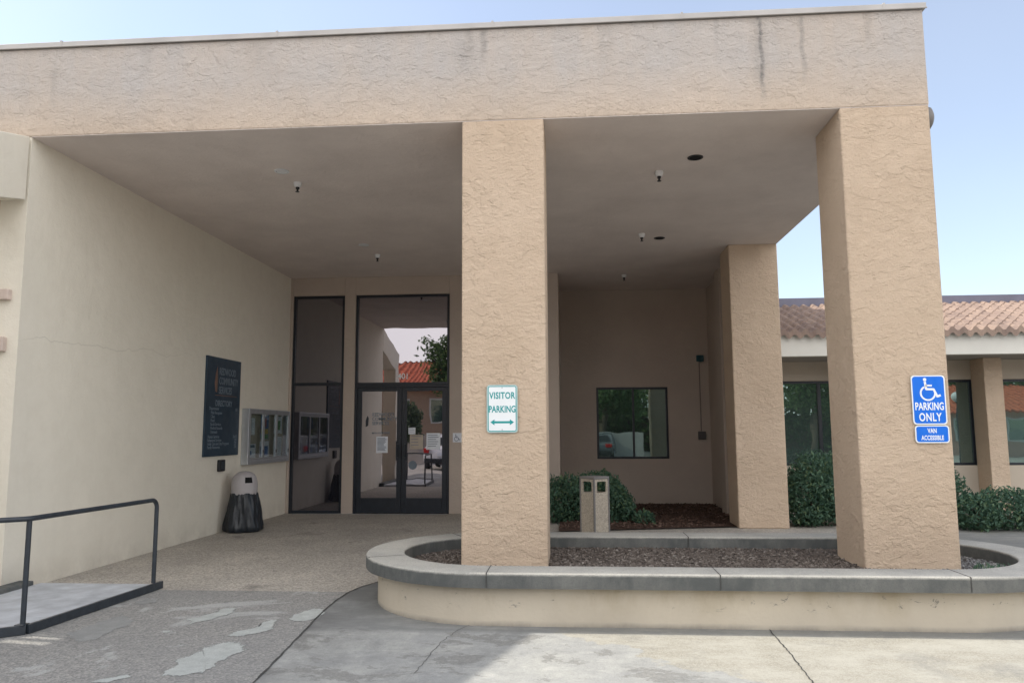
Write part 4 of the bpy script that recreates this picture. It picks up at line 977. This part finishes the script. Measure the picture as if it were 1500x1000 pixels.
# parked car, rear towards the building
def car(label, x, y_, rz, paint='car_white'):
    s = thing('parked_car', label, 'car', (x, y_, -.03), rz)
    prof = [(-2.1, .35), (-2.15, .62), (-2.05, .92), (-1.75, 1.02), (-1.35, 1.05), (-1.0, 1.42), (-.3, 1.5), (.5, 1.46), (1.15, 1.08), (1.95, .9), (2.15, .65), (2.1, .32)]
    c = MB(); rows = []
    for ww, f_ in ((.80, .94), (.88, .99), (.88, .99), (.80, .94)): pass
    secs = [(-.88, 0), (-.86, .0), (.86, 0), (.88, 0)]
    def sec(yv, inset):
        out = []
        for a, b_ in prof:
            t_ = max(0, (b_ - .95) / .55); out.append((a * (1 - .02 * inset), yv * (1 - .2 * t_), b_))
        return out
    vs = sec(-.86, 1) + sec(-.45, 0) + sec(.45, 0) + sec(.86, 1); n = len(prof)
    fs = [tuple(range(n)), tuple(range(4 * n - 1, 3 * n - 1, -1))]
    for i in range(3):
        for k in range(n): fs.append((i * n + k, i * n + (k + 1) % n, (i + 1) * n + (k + 1) % n, (i + 1) * n + k))
    c.add(vs, fs); body = build('body', c, M[paint], s, local=True, smooth=50, bevel=.03)
    g = MB()
    for sy in (-1, 1): g.prism([(-1.2, 1.08), (1.0, 1.1), (.42, 1.4), (-.92, 1.38)], (0, sy * .845 - (.0 if sy > 0 else .0), 0), (1, 0, 0), (0, -sy * .28, 1), (0, sy, 0), .012)
    g.prism([(-.66, 0), (.66, 0), (.58, .42), (-.58, .42)], (-1.40, 0, 1.06), (0, 1, 0), (.68, 0, .74), (-.74, 0, .68), .015)
    g.prism([(-.66, 0), (.66, 0), (.58, .55), (-.58, .55)], (1.14, 0, 1.11), (0, 1, 0), (-.87, 0, .5), (.5, 0, .87), .015)
    build('car_window', g, M['black'], s, local=True)
    for sx in (-1.3, 1.35):
        for sy in (-1, 1):
            t_ = MB(); t_.lathe([(.2, -.1), (.31, -.1), (.33, -.06), (.33, .06), (.31, .1), (.2, .1)], (sx, sy * .78, .33), 'Y', 24); wh = build('wheel', t_, M['rubber'], s, local=True, smooth=40)
            r = MB(); r.lathe([(.2, -.108), (.2, .108)], (sx, sy * .78, .33), 'Y', 16); build('rim', r, M['alu'], wh, local=True)
    for sy in (-1, 1):
        t_ = MB(); t_.box(-2.15, -1.9, sy * .70 - .14, sy * .70 + .14, .74, .98); build('tail_lamp', t_, M['tail'], s, local=True, bevel=.03)
    b_ = MB(); b_.box(-2.2, -2.0, -.82, .82, .3, .52); build('bumper', b_, M['black'], s, local=True, bevel=.04)
    p_ = MB(); p_.box(-2.175, -2.12, -.2, .2, .62, .76); build('number_plate', p_, M['paper'], s, local=True)
    return s
car('white hatchback parked across from the porch, mirrored in the entrance doors', -5.35, -4.2, R(-90))
car('dark grey car parked opposite the recess window and mirrored in it', 1.7, -9.5, R(-80), 'car_grey')
# globe lamp mirrored in the side window
s = thing('globe_lamp_post', 'white globe lamp on a thin dark post beside the side building', 'lamp post', (11.9, 7.4, 0))
c = MB(); c.lathe([(.11, 0), (.11, .04), (.04, .08), (.035, 2.38), (.06, 2.40), (.06, 2.42)], (11.9, 7.4, 0), 'Z', 16); build('post', c, M['steel_dark'], s, smooth=True)
c = MB(); c.lathe([(.06 + 0 * k, 2.42) if k == 0 else (.15 * math.sin(R(k * 15 + 10)), 2.55 - .15 * math.cos(R(k * 15 + 10))) for k in range(12)], (11.9, 7.4, 0), 'Z', 20); build('globe', c, M['white'], s, smooth=True)
